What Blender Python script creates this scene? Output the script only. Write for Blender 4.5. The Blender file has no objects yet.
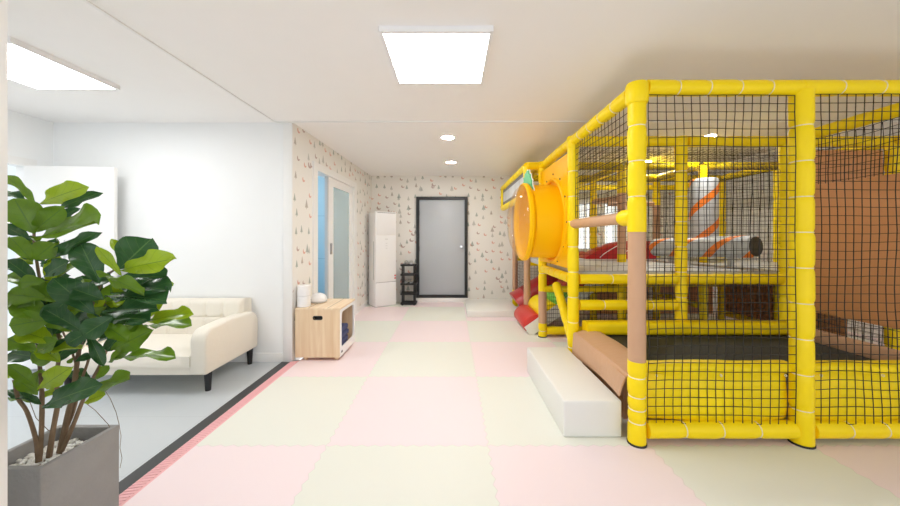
import bpy, bmesh, math, random
from mathutils import Vector, Matrix, noise
R = math.radians
PI = math.pi
random.seed(7)
SC = bpy.context.scene
COL = SC.collection

# ------------------------------------------------------------------ camera, world, exposure
cd = bpy.data.cameras.new('camera')
cam = bpy.data.objects.new('camera', cd)
COL.objects.link(cam)
cam.location = (0, 0, 1.30)
cam.rotation_euler = (R(90), 0, 0)
cd.sensor_width = 36
cd.lens = 36 * 329 / 900
cd.shift_x = -2 / 900
cd.shift_y = -17 / 900
cd.clip_start = 0.02
SC.camera = cam
SC.cycles.max_bounces = 16
SC.cycles.diffuse_bounces = 10
SC.cycles.transparent_max_bounces = 32
w = bpy.data.worlds.new('world')
SC.world = w
w.use_nodes = True
w.node_tree.nodes['Background'].inputs[0].default_value = (0.93, 0.97, 1.0, 1)
w.node_tree.nodes['Background'].inputs[1].default_value = 1.0
vs = SC.view_settings
vs.view_transform = 'Standard'
vs.look = 'None'
vs.gamma = 1
vs.use_curve_mapping = False
vs.exposure = 0.69
PANEL_W = 10.6
DOWN_W = 175.0

# ------------------------------------------------------------------ materials
def nmat(name):
    m = bpy.data.materials.new(name)
    m.use_nodes = True
    nt = m.node_tree
    return m, nt, nt.nodes['Principled BSDF']

def mat(name, col, rough=0.5, var=0.0, scale=6.0, bump=0.0, bscale=60.0, metal=0.0, spec=0.5, coat=0.0):
    """plain surface with faint procedural tone variation and relief"""
    m, nt, b = nmat(name)
    b.inputs['Roughness'].default_value = rough
    b.inputs['Metallic'].default_value = metal
    b.inputs['Specular IOR Level'].default_value = spec
    b.inputs['Coat Weight'].default_value = coat
    tc = nt.nodes.new('ShaderNodeTexCoord')
    no = nt.nodes.new('ShaderNodeTexNoise')
    no.inputs['Scale'].default_value = scale
    no.inputs['Detail'].default_value = 4
    nt.links.new(tc.outputs['Object'], no.inputs['Vector'])
    mx = nt.nodes.new('ShaderNodeMix')
    mx.data_type = 'RGBA'
    c = col
    mx.inputs[6].default_value = (*[max(0, x * (1 - var)) for x in c], 1)
    mx.inputs[7].default_value = (*[min(1, x * (1 + var)) for x in c], 1)
    nt.links.new(no.outputs['Fac'], mx.inputs[0])
    nt.links.new(mx.outputs[2], b.inputs['Base Color'])
    if bump:
        n2 = nt.nodes.new('ShaderNodeTexNoise')
        n2.inputs['Scale'].default_value = bscale
        nt.links.new(tc.outputs['Object'], n2.inputs['Vector'])
        bp = nt.nodes.new('ShaderNodeBump')
        bp.inputs['Strength'].default_value = bump
        bp.inputs['Distance'].default_value = 0.01
        nt.links.new(n2.outputs['Fac'], bp.inputs['Height'])
        nt.links.new(bp.outputs['Normal'], b.inputs['Normal'])
    return m

class NG:
    """tiny math-node builder"""
    def __init__(s, nt): s.nt = nt
    def m(s, op, a, b=None, c=None):
        n = s.nt.nodes.new('ShaderNodeMath'); n.operation = op
        for i, v in enumerate((a, b, c)):
            if v is None: continue
            if isinstance(v, (int, float)): n.inputs[i].default_value = v
            else: s.nt.links.new(v, n.inputs[i])
        return n.outputs[0]
    def mix(s, f, a, b):
        n = s.nt.nodes.new('ShaderNodeMix'); n.data_type = 'RGBA'
        for i, v in ((0, f), (6, a), (7, b)):
            if isinstance(v, tuple): n.inputs[i].default_value = (*v, 1)
            elif isinstance(v, (int, float)): n.inputs[i].default_value = v
            else: s.nt.links.new(v, n.inputs[i])
        return n.outputs[2]
    def xyz(s):
        tc = s.nt.nodes.new('ShaderNodeTexCoord'); sp = s.nt.nodes.new('ShaderNodeSeparateXYZ')
        s.nt.links.new(tc.outputs['Object'], sp.inputs[0]); return sp.outputs
    def vec(s, x, y, z=0.0):
        c = s.nt.nodes.new('ShaderNodeCombineXYZ')
        for i, v in enumerate((x, y, z)):
            if isinstance(v, (int, float)): c.inputs[i].default_value = v
            else: s.nt.links.new(v, c.inputs[i])
        return c.outputs[0]

def emis(name, col, strength):
    m, nt, b = nmat(name)
    b.inputs['Base Color'].default_value = (0.9, 0.9, 0.9, 1)
    b.inputs['Emission Color'].default_value = (*col, 1)
    b.inputs['Emission Strength'].default_value = strength
    return m

def floor_mat():
    m, nt, b = nmat('foam_mat_floor')
    g = NG(nt); o = g.xyz()
    # toothed interlocking edges of the 1 m foam mats
    zx = g.m('MULTIPLY', g.m('SUBTRACT', g.m('PINGPONG', o[1], 0.04), 0.02), 0.45)
    zy = g.m('MULTIPLY', g.m('SUBTRACT', g.m('PINGPONG', o[0], 0.04), 0.02), 0.45)
    x = g.m('ADD', g.m('ADD', o[0], zx), 10 - 0.224)
    y = g.m('ADD', g.m('ADD', o[1], zy), 10 - 0.04)
    par = g.m('MODULO', g.m('ADD', g.m('FLOOR', x), g.m('FLOOR', y)), 2.0)
    # thin seam
    fx = g.m('ABSOLUTE', g.m('SUBTRACT', g.m('FRACT', g.m('ADD', x, 0.5)), 0.5))
    fy = g.m('ABSOLUTE', g.m('SUBTRACT', g.m('FRACT', g.m('ADD', y, 0.5)), 0.5))
    seam = g.m('LESS_THAN', g.m('MINIMUM', fx, fy), 0.003)
    no = nt.nodes.new('ShaderNodeTexNoise'); no.inputs['Scale'].default_value = 1.3
    nt.links.new(g.vec(o[0], o[1]), no.inputs['Vector'])
    c = g.mix(par, (0.775, 0.785, 0.715), (0.86, 0.73, 0.755))
    c = g.mix(g.m('MULTIPLY', no.outputs['Fac'], 0.10), c, (0.85, 0.80, 0.75))
    c = g.mix(g.m('MULTIPLY', seam, 0.18), c, (0.45, 0.42, 0.38))
    nt.links.new(c, b.inputs['Base Color'])
    b.inputs['Roughness'].default_value = 0.48
    b.inputs['Specular IOR Level'].default_value = 0.35
    return m

def wallpaper(name, axis):
    """cream paper with a scatter of little trees, foxes and birds"""
    m, nt, b = nmat(name)
    g = NG(nt); o = g.xyz()
    u, v = (o[0], o[2]) if axis == 'x' else (o[1], o[2])
    S = 6.6
    base = (0.82, 0.805, 0.77)
    col = base
    for k, (off, rnd) in enumerate(((0.0, 0.62), (37.3, 0.7))):
        uu = g.m('ADD', g.m('MULTIPLY', u, S * (1.0 if k == 0 else 0.72)), 40 + off)
        vv = g.m('ADD', g.m('MULTIPLY', v, S * (0.82 if k == 0 else 0.66)), 40 + off)
        vo = nt.nodes.new('ShaderNodeTexVoronoi'); vo.voronoi_dimensions = '2D'
        vo.inputs['Scale'].default_value = 1; vo.inputs['Randomness'].default_value = rnd
        nt.links.new(g.vec(uu, vv), vo.inputs['Vector'])
        sp = nt.nodes.new('ShaderNodeSeparateXYZ'); nt.links.new(vo.outputs['Position'], sp.inputs[0])
        dx = g.m('SUBTRACT', uu, sp.outputs[0]); dy = g.m('SUBTRACT', vv, sp.outputs[1])
        cs = nt.nodes.new('ShaderNodeSeparateColor'); nt.links.new(vo.outputs['Color'], cs.inputs[0])
        rr, rg, rb = cs.outputs
        # tree: triangle
        tri = g.m('LESS_THAN', g.m('ABSOLUTE', dx), g.m('MULTIPLY', g.m('SUBTRACT', 0.22, dy), 0.40))
        tri = g.m('MULTIPLY', tri, g.m('GREATER_THAN', dy, -0.22))
        trunk = g.m('MULTIPLY', g.m('LESS_THAN', g.m('ABSOLUTE', dx), 0.025),
                    g.m('MULTIPLY', g.m('LESS_THAN', dy, -0.2), g.m('GREATER_THAN', dy, -0.30)))
        tree = g.m('MAXIMUM', tri, trunk)
        # fox / bird: crescent
        q1 = g.m('LESS_THAN', g.m('ADD', g.m('POWER', dx, 2.0), g.m('POWER', g.m('MULTIPLY', dy, 1.3), 2.0)), 0.042)
        dx2 = g.m('SUBTRACT', dx, 0.07); dy2 = g.m('SUBTRACT', dy, 0.10)
        q2 = g.m('GREATER_THAN', g.m('ADD', g.m('POWER', dx2, 2.0), g.m('POWER', dy2, 2.0)), 0.022)
        fox = g.m('MULTIPLY', q1, q2)
        isfox = g.m('GREATER_THAN', rr, 0.52)
        shape = g.m('ADD', g.m('MULTIPLY', isfox, fox), g.m('MULTIPLY', g.m('SUBTRACT', 1.0, isfox), tree))
        treecol = g.mix(g.m('GREATER_THAN', rg, 0.45), (0.36, 0.37, 0.34), (0.15, 0.23, 0.19))
        treecol = g.mix(g.m('GREATER_THAN', rg, 0.8), treecol, (0.27, 0.22, 0.17))
        foxcol = g.mix(g.m('GREATER_THAN', rb, 0.65), (0.62, 0.16, 0.06), (0.30, 0.13, 0.10))
        mc = g.mix(isfox, treecol, foxcol)
        show = g.m('MULTIPLY', shape, g.m('GREATER_THAN', rb, 0.10 if k == 0 else 0.75))
        col = g.mix(g.m('MULTIPLY', show, 0.62), col, mc)
    nt.links.new(col, b.inputs['Base Color'])
    b.inputs['Roughness'].default_value = 0.75
    return m

def tile_mat(name, col, line, sx, sz, lw=0.006):
    m, nt, b = nmat(name)
    g = NG(nt); o = g.xyz()
    f = lambda c, s: g.m('ABSOLUTE', g.m('SUBTRACT', g.m('FRACT', g.m('ADD', g.m('DIVIDE', c, s), 50.5)), 0.5))
    e = g.m('MINIMUM', g.m('MULTIPLY', f(o[0] if name != 'grey_floor_tiles' else o[0], sx), sx),
            g.m('MULTIPLY', f(o[2] if name != 'grey_floor_tiles' else o[1], sz), sz))
    nt.links.new(g.mix(g.m('LESS_THAN', e, lw / 2), col, line), b.inputs['Base Color'])
    b.inputs['Roughness'].default_value = 0.3
    return m

def wood_mat(name, c1, c2, axis=2):
    m, nt, b = nmat(name)
    g = NG(nt); o = g.xyz()
    sc = [22.0, 22.0, 22.0]; sc[axis] = 1.4
    no = nt.nodes.new('ShaderNodeTexNoise'); no.inputs['Scale'].default_value = 1; no.inputs['Detail'].default_value = 5
    no.inputs['Distortion'].default_value = 0.6
    nt.links.new(g.vec(*[g.m('MULTIPLY', o[i], sc[i]) for i in range(3)]), no.inputs['Vector'])
    f = g.m('MULTIPLY', g.m('SUBTRACT', no.outputs['Fac'], 0.32), 2.6)
    n = nt.nodes.new('ShaderNodeClamp'); nt.links.new(f, n.inputs[0])
    nt.links.new(g.mix(n.outputs[0], c1, c2), b.inputs['Base Color'])
    b.inputs['Roughness'].default_value = 0.45
    return m

def clear_mat(name, tint, gloss=0.12, haze=0.06, hazecol=(0.9, 0.9, 0.9), fk=0.6):
    m = bpy.data.materials.new(name); m.use_nodes = True
    nt = m.node_tree; nt.nodes.clear()
    out = nt.nodes.new('ShaderNodeOutputMaterial')
    tr = nt.nodes.new('ShaderNodeBsdfTransparent'); tr.inputs[0].default_value = (*tint, 1)
    gl = nt.nodes.new('ShaderNodeBsdfGlossy'); gl.inputs['Roughness'].default_value = 0.06
    df = nt.nodes.new('ShaderNodeBsdfDiffuse'); df.inputs[0].default_value = (*hazecol, 1)
    fr = nt.nodes.new('ShaderNodeLayerWeight'); fr.inputs[0].default_value = 0.25
    g = NG(nt)
    m1 = nt.nodes.new('ShaderNodeMixShader'); m1.inputs[0].default_value = haze
    nt.links.new(tr.outputs[0], m1.inputs[1]); nt.links.new(df.outputs[0], m1.inputs[2])
    m2 = nt.nodes.new('ShaderNodeMixShader')
    nt.links.new(g.m('ADD', g.m('MULTIPLY', fr.outputs['Fresnel'], fk), gloss * 0.3), m2.inputs[0])
    nt.links.new(m1.outputs[0], m2.inputs[1]); nt.links.new(gl.outputs[0], m2.inputs[2])
    nt.links.new(m2.outputs[0], out.inputs[0])
    return m

def leaf_mat(name, col, vein, under):
    m, nt, b = nmat(name)
    g = NG(nt)
    uv = nt.nodes.new('ShaderNodeUVMap'); uv.uv_map = 'uv'
    sp = nt.nodes.new('ShaderNodeSeparateXYZ'); nt.links.new(uv.outputs[0], sp.inputs[0])
    a = g.m('ABSOLUTE', g.m('SUBTRACT', sp.outputs[0], 0.5))
    rib = g.m('LESS_THAN', a, 0.018)
    ph = g.m('FRACT', g.m('SUBTRACT', g.m('MULTIPLY', sp.outputs[1], 6.0), g.m('MULTIPLY', a, 3.2)))
    side = g.m('MULTIPLY', g.m('LESS_THAN', ph, 0.075), 0.45)
    c = g.mix(g.m('MAXIMUM', rib, side), col, vein)
    no = nt.nodes.new('ShaderNodeTexNoise'); no.inputs['Scale'].default_value = 9
    tc = nt.nodes.new('ShaderNodeTexCoord'); nt.links.new(tc.outputs['Object'], no.inputs['Vector'])
    c = g.mix(g.m('MULTIPLY', no.outputs['Fac'], 0.30), c, under)
    nt.links.new(c, b.inputs['Base Color'])
    b.inputs['Roughness'].default_value = 0.25
    tl = nt.nodes.new('ShaderNodeBsdfTranslucent')
    nt.links.new(g.mix(0.5, c, under), tl.inputs[0])
    ms = nt.nodes.new('ShaderNodeMixShader'); ms.inputs[0].default_value = 0.25
    nt.links.new(b.outputs[0], ms.inputs[1]); nt.links.new(tl.outputs[0], ms.inputs[2])
    nt.links.new(ms.outputs[0], nt.nodes['Material Output'].inputs[0])
    bp = nt.nodes.new('ShaderNodeBump'); bp.inputs['Strength'].default_value = 0.35; bp.inputs['Distance'].default_value = 0.004
    nt.links.new(g.m('SUBTRACT', 1.0, g.m('MAXIMUM', rib, side)), bp.inputs['Height'])
    nt.links.new(bp.outputs['Normal'], b.inputs['Normal'])
    return m

def stripe_mat(name, sg_):
    """silver grey vinyl with an orange spiral band (local z is the roll's axis)"""
    m, nt, b = nmat(name)
    g = NG(nt); o = g.xyz()
    ang = g.m('DIVIDE', g.m('ARCTAN2', o[1], o[0]), 2 * PI)
    ph = g.m('FRACT', g.m('ADD', g.m('ADD' if sg_ > 0 else 'SUBTRACT', g.m('DIVIDE', o[2], 0.42), g.m('MULTIPLY', ang, 2.0)), 5.958))
    st = g.m('LESS_THAN', ph, 0.25)
    nt.links.new(g.mix(st, (0.50, 0.54, 0.57), (0.85, 0.22, 0.02)), b.inputs['Base Color'])
    b.inputs['Roughness'].default_value = 0.4
    return m

M = {}
M['wall'] = mat('white_wall_paint', (0.86, 0.875, 0.88), 0.7, 0.01)
M['ceil'] = mat('ceiling_paint', (0.91, 0.90, 0.89), 0.8, 0.01)
M['trim'] = mat('white_trim_paint', (0.84, 0.84, 0.83), 0.45, 0.01)
M['wp_x'] = wallpaper('wallpaper_far', 'x')
M['wp_y'] = wallpaper('wallpaper_side', 'y')
M['floor'] = floor_mat()
M['grey_floor'] = tile_mat('grey_floor_tiles', (0.56, 0.60, 0.63), (0.48, 0.52, 0.54), 0.9, 0.6, 0.004)
M['black_strip'] = mat('charcoal_rubber_strip', (0.045, 0.047, 0.05), 0.5, 0.1)
M['ramp'] = mat('pink_ribbed_edge', (0.84, 0.47, 0.49), 0.6, 0.04)
M['yellow'] = mat('yellow_vinyl', (0.96, 0.72, 0.003), 0.38, 0.03, 5, 0.25, 28, spec=0.3)
M['yellow_pl'] = mat('orange_yellow_plastic', (0.95, 0.52, 0.0005), 0.4, 0.02, spec=0.15)
M['orange_pl'] = mat('orange_plastic', (0.95, 0.40, 0.005), 0.28, 0.02)
M['brown'] = mat('tan_brown_vinyl', (0.58, 0.345, 0.205), 0.42, 0.05, 8, 0.3, 22)
M['brown_panel'] = mat('caramel_brown_vinyl', (0.63, 0.30, 0.12), 0.45, 0.04, 5, 0.1, 14)
M['tie'] = mat('white_cable_tie', (0.86, 0.82, 0.66), 0.5, 0.02)
M['net'] = mat('black_net_cord', (0.018, 0.017, 0.016), 0.8, 0.1)
M['rubber'] = mat('black_rubber', (0.02, 0.02, 0.02), 0.6, 0.1)
M['bed'] = mat('trampoline_fabric', (0.022, 0.023, 0.018), 0.65, 0.15, 90)
M['plat'] = mat('pale_grey_vinyl', (0.50, 0.51, 0.50), 0.4, 0.03)
M['white_vinyl'] = mat('white_vinyl', (0.78, 0.78, 0.74), 0.38, 0.015, 5, 0.12, 16)
M['red'] = mat('red_vinyl', (0.62, 0.035, 0.025), 0.38, 0.04, 6, 0.15, 20)
M['crimson'] = mat('crimson_plastic', (0.42, 0.008, 0.012), 0.3, 0.04)
M['green'] = mat('green_vinyl', (0.16, 0.50, 0.06), 0.4, 0.04)
M['leafboard'] = mat('green_board', (0.10, 0.48, 0.22), 0.5, 0.03)
M['white_edge'] = mat('white_board_edge', (0.85, 0.86, 0.84), 0.5, 0.02)
M['stripe'] = stripe_mat('silver_vinyl_orange_spiral', -1)
M['stripe_b'] = stripe_mat('silver_vinyl_orange_counter_spiral', 1)
M['dark_cap'] = mat('dark_end_cap', (0.05, 0.045, 0.035), 0.6, 0.1)
M['dome'] = clear_mat('clear_dome_plastic', (0.98, 0.96, 0.93), 0.08, 0.045, fk=0.28)
M['glass'] = clear_mat('green_tinted_glass', (0.84, 0.91, 0.90), 0.2, 0.34, (0.80, 0.88, 0.87))
M['sign_grey'] = mat('sign_grey', (0.16, 0.16, 0.15), 0.5, 0.05)
M['sign_pale'] = mat('sign_pale', (0.60, 0.62, 0.62), 0.5, 0.03)
M['black_metal'] = mat('black_painted_steel', (0.012, 0.013, 0.015), 0.4, 0.1)
M['door_grey'] = mat('grey_blue_door_paint', (0.46, 0.49, 0.53), 0.45, 0.02, 3)
M['chrome'] = mat('chrome', (0.75, 0.75, 0.75), 0.15, 0.02, metal=1.0)
M['white_pl'] = mat('white_plastic', (0.86, 0.86, 0.87), 0.35, 0.01)
M['lightgrey'] = mat('light_grey_plastic', (0.55, 0.56, 0.57), 0.4, 0.02)
M['palegrey'] = mat('pale_grey_print', (0.68, 0.68, 0.69), 0.4, 0.02)
M['seamgrey'] = mat('plain_mid_grey', (0.30, 0.30, 0.31), 0.6, 0.02)  # plain grey for joints, door handle, pot knob and one slipper
M['black_pl'] = mat('black_plastic', (0.015, 0.015, 0.016), 0.4, 0.1)
M['wood'] = wood_mat('pale_ash_wood', (0.84, 0.67, 0.47), (0.73, 0.52, 0.32), 2)
M['wood_top'] = wood_mat('pale_ash_wood_top', (0.84, 0.69, 0.50), (0.75, 0.56, 0.37), 1)
M['navy'] = mat('navy_cloth', (0.055, 0.065, 0.16), 0.9, 0.1, 30)
M['cream'] = mat('cream_leatherette', (0.80, 0.755, 0.66), 0.5, 0.015, 6, 0.15, 30)
M['leg'] = mat('black_lacquered_wood', (0.012, 0.012, 0.014), 0.35, 0.1)
M['concrete'] = mat('grey_concrete', (0.27, 0.265, 0.262), 0.8, 0.16, 7, 0.3, 50)
M['bark'] = mat('brown_bark', (0.20, 0.135, 0.08), 0.8, 0.25, 30, 0.4, 60)
M['pebble'] = mat('white_pebble', (0.82, 0.81, 0.77), 0.55, 0.08, 40)
M['bluewall'] = tile_mat('blue_bathroom_tiles', (0.44, 0.62, 0.72), (0.30, 0.48, 0.58), 1.2, 0.85, 0.012)
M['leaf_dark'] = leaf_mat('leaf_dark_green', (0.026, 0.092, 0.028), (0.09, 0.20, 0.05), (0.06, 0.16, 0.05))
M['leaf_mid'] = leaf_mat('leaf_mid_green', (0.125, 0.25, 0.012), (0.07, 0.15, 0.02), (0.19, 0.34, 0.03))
M['leaf_backlit'] = leaf_mat('leaf_backlit_yellow_green', (0.31, 0.45, 0.010), (0.13, 0.24, 0.01), (0.34, 0.50, 0.03))  # backlit look of these leaves is put into a yellow-green colour
M['panel'] = emis('lit_panel_diffuser', (1, 0.995, 0.985), PANEL_W)
M['down'] = emis('lit_downlight_diffuser', (1, 0.97, 0.93), DOWN_W)
M['win'] = emis('daylit_frosted_glass', (0.80, 0.92, 1.0), 0.55)

# ------------------------------------------------------------------ mesh helpers
def link(name, bm, m, parent=None, smooth=True, ang=38, bevel=0.0, seg=2):
    if bevel:
        bmesh.ops.remove_doubles(bm, verts=bm.verts, dist=1e-6)
        es = [e for e in bm.edges if len(e.link_faces) == 2 and e.calc_face_angle(0) > R(30)]
        bmesh.ops.bevel(bm, geom=es, offset=bevel, segments=seg, affect='EDGES', profile=0.5, clamp_overlap=True)
    bmesh.ops.recalc_face_normals(bm, faces=bm.faces)
    me = bpy.data.meshes.new(name)
    bm.to_mesh(me); bm.free()
    ms = m if isinstance(m, (list, tuple)) else [m]
    for x in ms: me.materials.append(M[x] if isinstance(x, str) else x)
    if smooth:
        for p in me.polygons: p.use_smooth = True
        me.set_sharp_from_angle(angle=R(ang))
    o = bpy.data.objects.new(name, me)
    COL.objects.link(o)
    if parent is not None:
        o.parent = parent
        off = Vector((0, 0, 0)); p = parent
        while p is not None:
            off += p.location; p = p.parent
        if off.length > 0:
            me.transform(Matrix.Translation(-off))
    return o

def struct(name, bm, m, parent=None, **k):
    o = link(name, bm, m, parent, **k)
    if parent is None: o['kind'] = 'structure'
    return o

def tag(o, label, cat, group=None):
    o['label'] = label; o['category'] = cat
    if group: o['group'] = group
    return o

def thing(name, label, cat, loc, group=None):
    o = bpy.data.objects.new(name, None); COL.objects.link(o)
    o.location = loc; o.empty_display_size = 0.1
    return tag(o, label, cat, group)

def box(bm, x0, x1, y0, y1, z0, z1):
    v = [bm.verts.new(p) for p in ((x0, y0, z0), (x1, y0, z0), (x1, y1, z0), (x0, y1, z0),
                                   (x0, y0, z1), (x1, y0, z1), (x1, y1, z1), (x0, y1, z1))]
    for f in ((0, 3, 2, 1), (4, 5, 6, 7), (0, 1, 5, 4), (1, 2, 6, 5), (2, 3, 7, 6), (3, 0, 4, 7)):
        bm.faces.new([v[i] for i in f])
    return bm

def bx(*a): return box(bmesh.new(), *a)

def prism(bm, pts, axis, a, b):
    """extrude a 2D outline: axis 'x' -> pts are (y,z); 'y' -> (x,z); 'z' -> (x,y)"""
    def P(p, t):
        return {'x': (t, p[0], p[1]), 'y': (p[0], t, p[1]), 'z': (p[0], p[1], t)}[axis]
    A = [bm.verts.new(P(p, a)) for p in pts]; B = [bm.verts.new(P(p, b)) for p in pts]
    n = len(pts)
    bm.faces.new(A); bm.faces.new(list(reversed(B)))
    for i in range(n): bm.faces.new((A[i], B[i], B[(i + 1) % n], A[(i + 1) % n]))
    return bm

def frame(d):
    d = d.normalized()
    a = Vector((0, 0, 1)) if abs(d.z) < 0.9 else Vector((1, 0, 0))
    u = d.cross(a).normalized(); return u, d.cross(u).normalized()

def rings(bm, path, n=16, cap=True):
    """path: list of (point, radius); swept tube"""
    P = [Vector(p) for p, _ in path]
    rs = []
    u = None
    for i, (p, r) in enumerate(path):
        d = (P[min(i + 1, len(P) - 1)] - P[max(i - 1, 0)])
        if u is None: u, v = frame(d)
        else:
            dn = d.normalized(); u = (u - dn * u.dot(dn)).normalized(); v = dn.cross(u)
        rs.append([bm.verts.new(P[i] + (u * math.cos(2 * PI * k / n) + v * math.sin(2 * PI * k / n)) * r) for k in range(n)])
    for a, b in zip(rs, rs[1:]):
        for k in range(n): bm.faces.new((a[k], a[(k + 1) % n], b[(k + 1) % n], b[k]))
    if cap:
        bm.faces.new(list(reversed(rs[0]))); bm.faces.new(rs[-1])
    return bm

def tube_path(pts, r, n=12): return rings(bmesh.new(), [(p, r) for p in pts], n)

def arc2(cx, cy, r, a0, a1, n):
    return [(cx + r * math.cos(R(a0 + (a1 - a0) * i / n)), cy + r * math.sin(R(a0 + (a1 - a0) * i / n))) for i in range(n + 1)]

def rrect(x0, x1, y0, y1, r, n=6):
    return (arc2(x1 - r, y0 + r, r, -90, 0, n) + arc2(x1 - r, y1 - r, r, 0, 90, n) +
            arc2(x0 + r, y1 - r, r, 90, 180, n) + arc2(x0 + r, y0 + r, r, 180, 270, n))

def ringplate(bm, outer, inner, axis, a, b):
    """plate with a hole; outer and inner outlines with the same number of points"""
    def P(p, t):
        return {'x': (t, p[0], p[1]), 'y': (p[0], t, p[1]), 'z': (p[0], p[1], t)}[axis]
    n = len(outer)
    L = [[bm.verts.new(P(p, t)) for p in c] for c, t in ((outer, a), (inner, a), (inner, b), (outer, b))]
    for q in range(4):
        A, B = L[q], L[(q + 1) % 4]
        for i in range(n): bm.faces.new((A[i], A[(i + 1) % n], B[(i + 1) % n], B[i]))
    return bm

def torus(bm, c, d, r, t, n=20, k=6):
    c = Vector(c); d = Vector(d).normalized(); u, v = frame(d)
    L = []
    for i in range(n):
        a = 2 * PI * i / n; e = u * math.cos(a) + v * math.sin(a)
        L.append([bm.verts.new(c + e * (r + t * math.cos(2 * PI * j / k)) + d * t * math.sin(2 * PI * j / k)) for j in range(k)])
    for i in range(n):
        A, B = L[i], L[(i + 1) % n]
        for j in range(k): bm.faces.new((A[j], B[j], B[(j + 1) % k], A[(j + 1) % k]))
    return bm

def lathe(bm, prof, c=(0, 0, 0), d=(0, 0, 1), n=28):
    """prof: (radius, height) pairs about axis d"""
    c = Vector(c); d = Vector(d).normalized(); u, v = frame(d)
    L = []
    for r, h in prof:
        if r < 1e-5: L.append([bm.verts.new(c + d * h)])
        else: L.append([bm.verts.new(c + d * h + (u * math.cos(2 * PI * i / n) + v * math.sin(2 * PI * i / n)) * r) for i in range(n)])
    for A, B in zip(L, L[1:]):
        for i in range(n):
            j = (i + 1) % n
            if len(A) == 1 and len(B) == 1: continue
            if len(A) == 1: bm.faces.new((A[0], B[i], B[j]))
            elif len(B) == 1: bm.faces.new((A[i], A[j], B[0]))
            else: bm.faces.new((A[i], A[j], B[j], B[i]))
    return bm

# ------------------------------------------------------------------ setting
CZ = 2.49          # ceiling height
YB = 6.53          # far wall
YS = 3.45          # wall behind the sofa
XR = 5.4
XL = -4.18
YN = -2.6
def wx(y): return -1.668 + (y - YS) * (0.068 / (YB - YS))     # wallpapered side wall

struct('floor', bx(-1.59, XR, YN, YB, -0.05, 0.0), 'floor', smooth=False)
struct('floor_grey', bx(XL, -1.59, YN, YS + 0.05, -0.09, -0.018), 'grey_floor', smooth=False)
struct('ceiling', bx(XL, XR, YN, YB + 0.1, CZ, CZ + 0.1), 'ceil', smooth=False)
struct('wall_back', bx(-1.62, XR, YB, YB + 0.1, -0.05, CZ), 'wp_x', smooth=False)
struct('wall_right', bx(XR, XR + 0.1, YN, YB + 0.1, -0.05, CZ), 'wall', smooth=False)
struct('wall_alcove', bx(XL, -1.668, YS, YS + 0.07, -0.08, CZ), 'wall', smooth=False)
bm = bmesh.new()
for (y0, y1, z0, z1) in ((-2.6, 2.3, -0.08, CZ), (3.24, YS + 0.07, -0.08, CZ), (2.3, 3.24, 2.02, CZ)):
    box(bm, XL - 0.1, XL, y0, y1, z0, z1)
struct('wall_left', bm, 'wall', smooth=False)
# corridor seen through the open doorway of the left wall
struct('wall_corridor', bx(XL - 1.1, XL - 1.0, 1.5, 4.2, -0.08, CZ), 'wall', smooth=False)

# wallpapered side wall with the sliding-door opening
DY0, DY1, DZ = 3.98, 5.46, 2.13
bm = bmesh.new()
def wallseg(y0, y1, z0, z1):
    prism(bm, [(wx(y0), y0), (wx(y1), y1), (wx(y1) - 0.1, y1), (wx(y0) - 0.1, y0)], 'z', z0, z1)
wallseg(YS, DY0, -0.05, CZ); wallseg(DY1, YB, -0.05, CZ); wallseg(DY0, DY1, DZ, CZ)
struct('wall_side', bm, 'wp_y', smooth=False)
# near white partition end at the camera's side
bm = bx(-2.7, -1.415, 0.93, 1.03, -0.018, CZ)
struct('wall_near', bm, 'wall', smooth=False)
struct('trim_6', bx(-1.46, -1.405, 0.918, 1.042, -0.017, CZ - 0.001), 'trim', bevel=0.004)

# bathroom behind the sliding door
struct('wall_bathroom', bx(-3.4, -1.72, YB + 0.02, YB + 0.08, -0.05, CZ), 'bluewall', smooth=False)
struct('wall_bathroom_side', bx(-3.46, -3.4, YS + 0.08, YB + 0.08, -0.05, CZ), 'bluewall', smooth=False)
struct('floor_bathroom', bx(-3.4, -1.74, YS + 0.08, YB, -0.06, -0.005), 'bluewall', smooth=False)
ld = bpy.data.lights.new('bathroom_fill', 'POINT'); ld.energy = 18; ld.shadow_soft_size = 0.15; ld.color = (0.93, 0.97, 1)  # unseen point light added to brighten the bathroom
lo = bpy.data.objects.new('bathroom_fill', ld); COL.objects.link(lo); lo.location = (-2.5, 5.0, 2.3)

# baseboards and ceiling trim
struct('baseboard_alcove', bx(XL, -1.76, YS - 0.014, YS, -0.018, 0.075), 'trim', bevel=0.003)
struct('baseboard_left', bx(XL, XL + 0.014, 1.0, 2.3, -0.018, 0.075), 'trim', bevel=0.003)
struct('trim_1', bx(-1.855, -1.835, YN, YS - 0.02, CZ - 0.010, CZ), 'trim', bevel=0.003)
struct('trim_2', bx(-1.835, XR, 3.40, 3.43, CZ - 0.012, CZ), 'trim', bevel=0.003)
struct('trim_3', bx(-1.76, -1.667, YS - 0.02, YS, -0.018, CZ), 'trim', bevel=0.003)
bm = bmesh.new()
prism(bm, [(-1.655, YS + 0.06), (wx(DY0 - 0.1) + 0.012, DY0 - 0.1), (wx(DY0 - 0.1), DY0 - 0.1), (-1.668, YS + 0.06)], 'z', 0, 0.075)
prism(bm, [(wx(DY1 + 0.1) + 0.012, DY1 + 0.1), (wx(YB) + 0.012, YB), (wx(YB), YB), (wx(DY1 + 0.1), DY1 + 0.1)], 'z', 0, 0.075)
struct('baseboard_side', bm, 'trim')
struct('baseboard_back', bx(0.37, XR, YB - 0.013, YB, 0, 0.05), 'trim', bevel=0.003)
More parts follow.
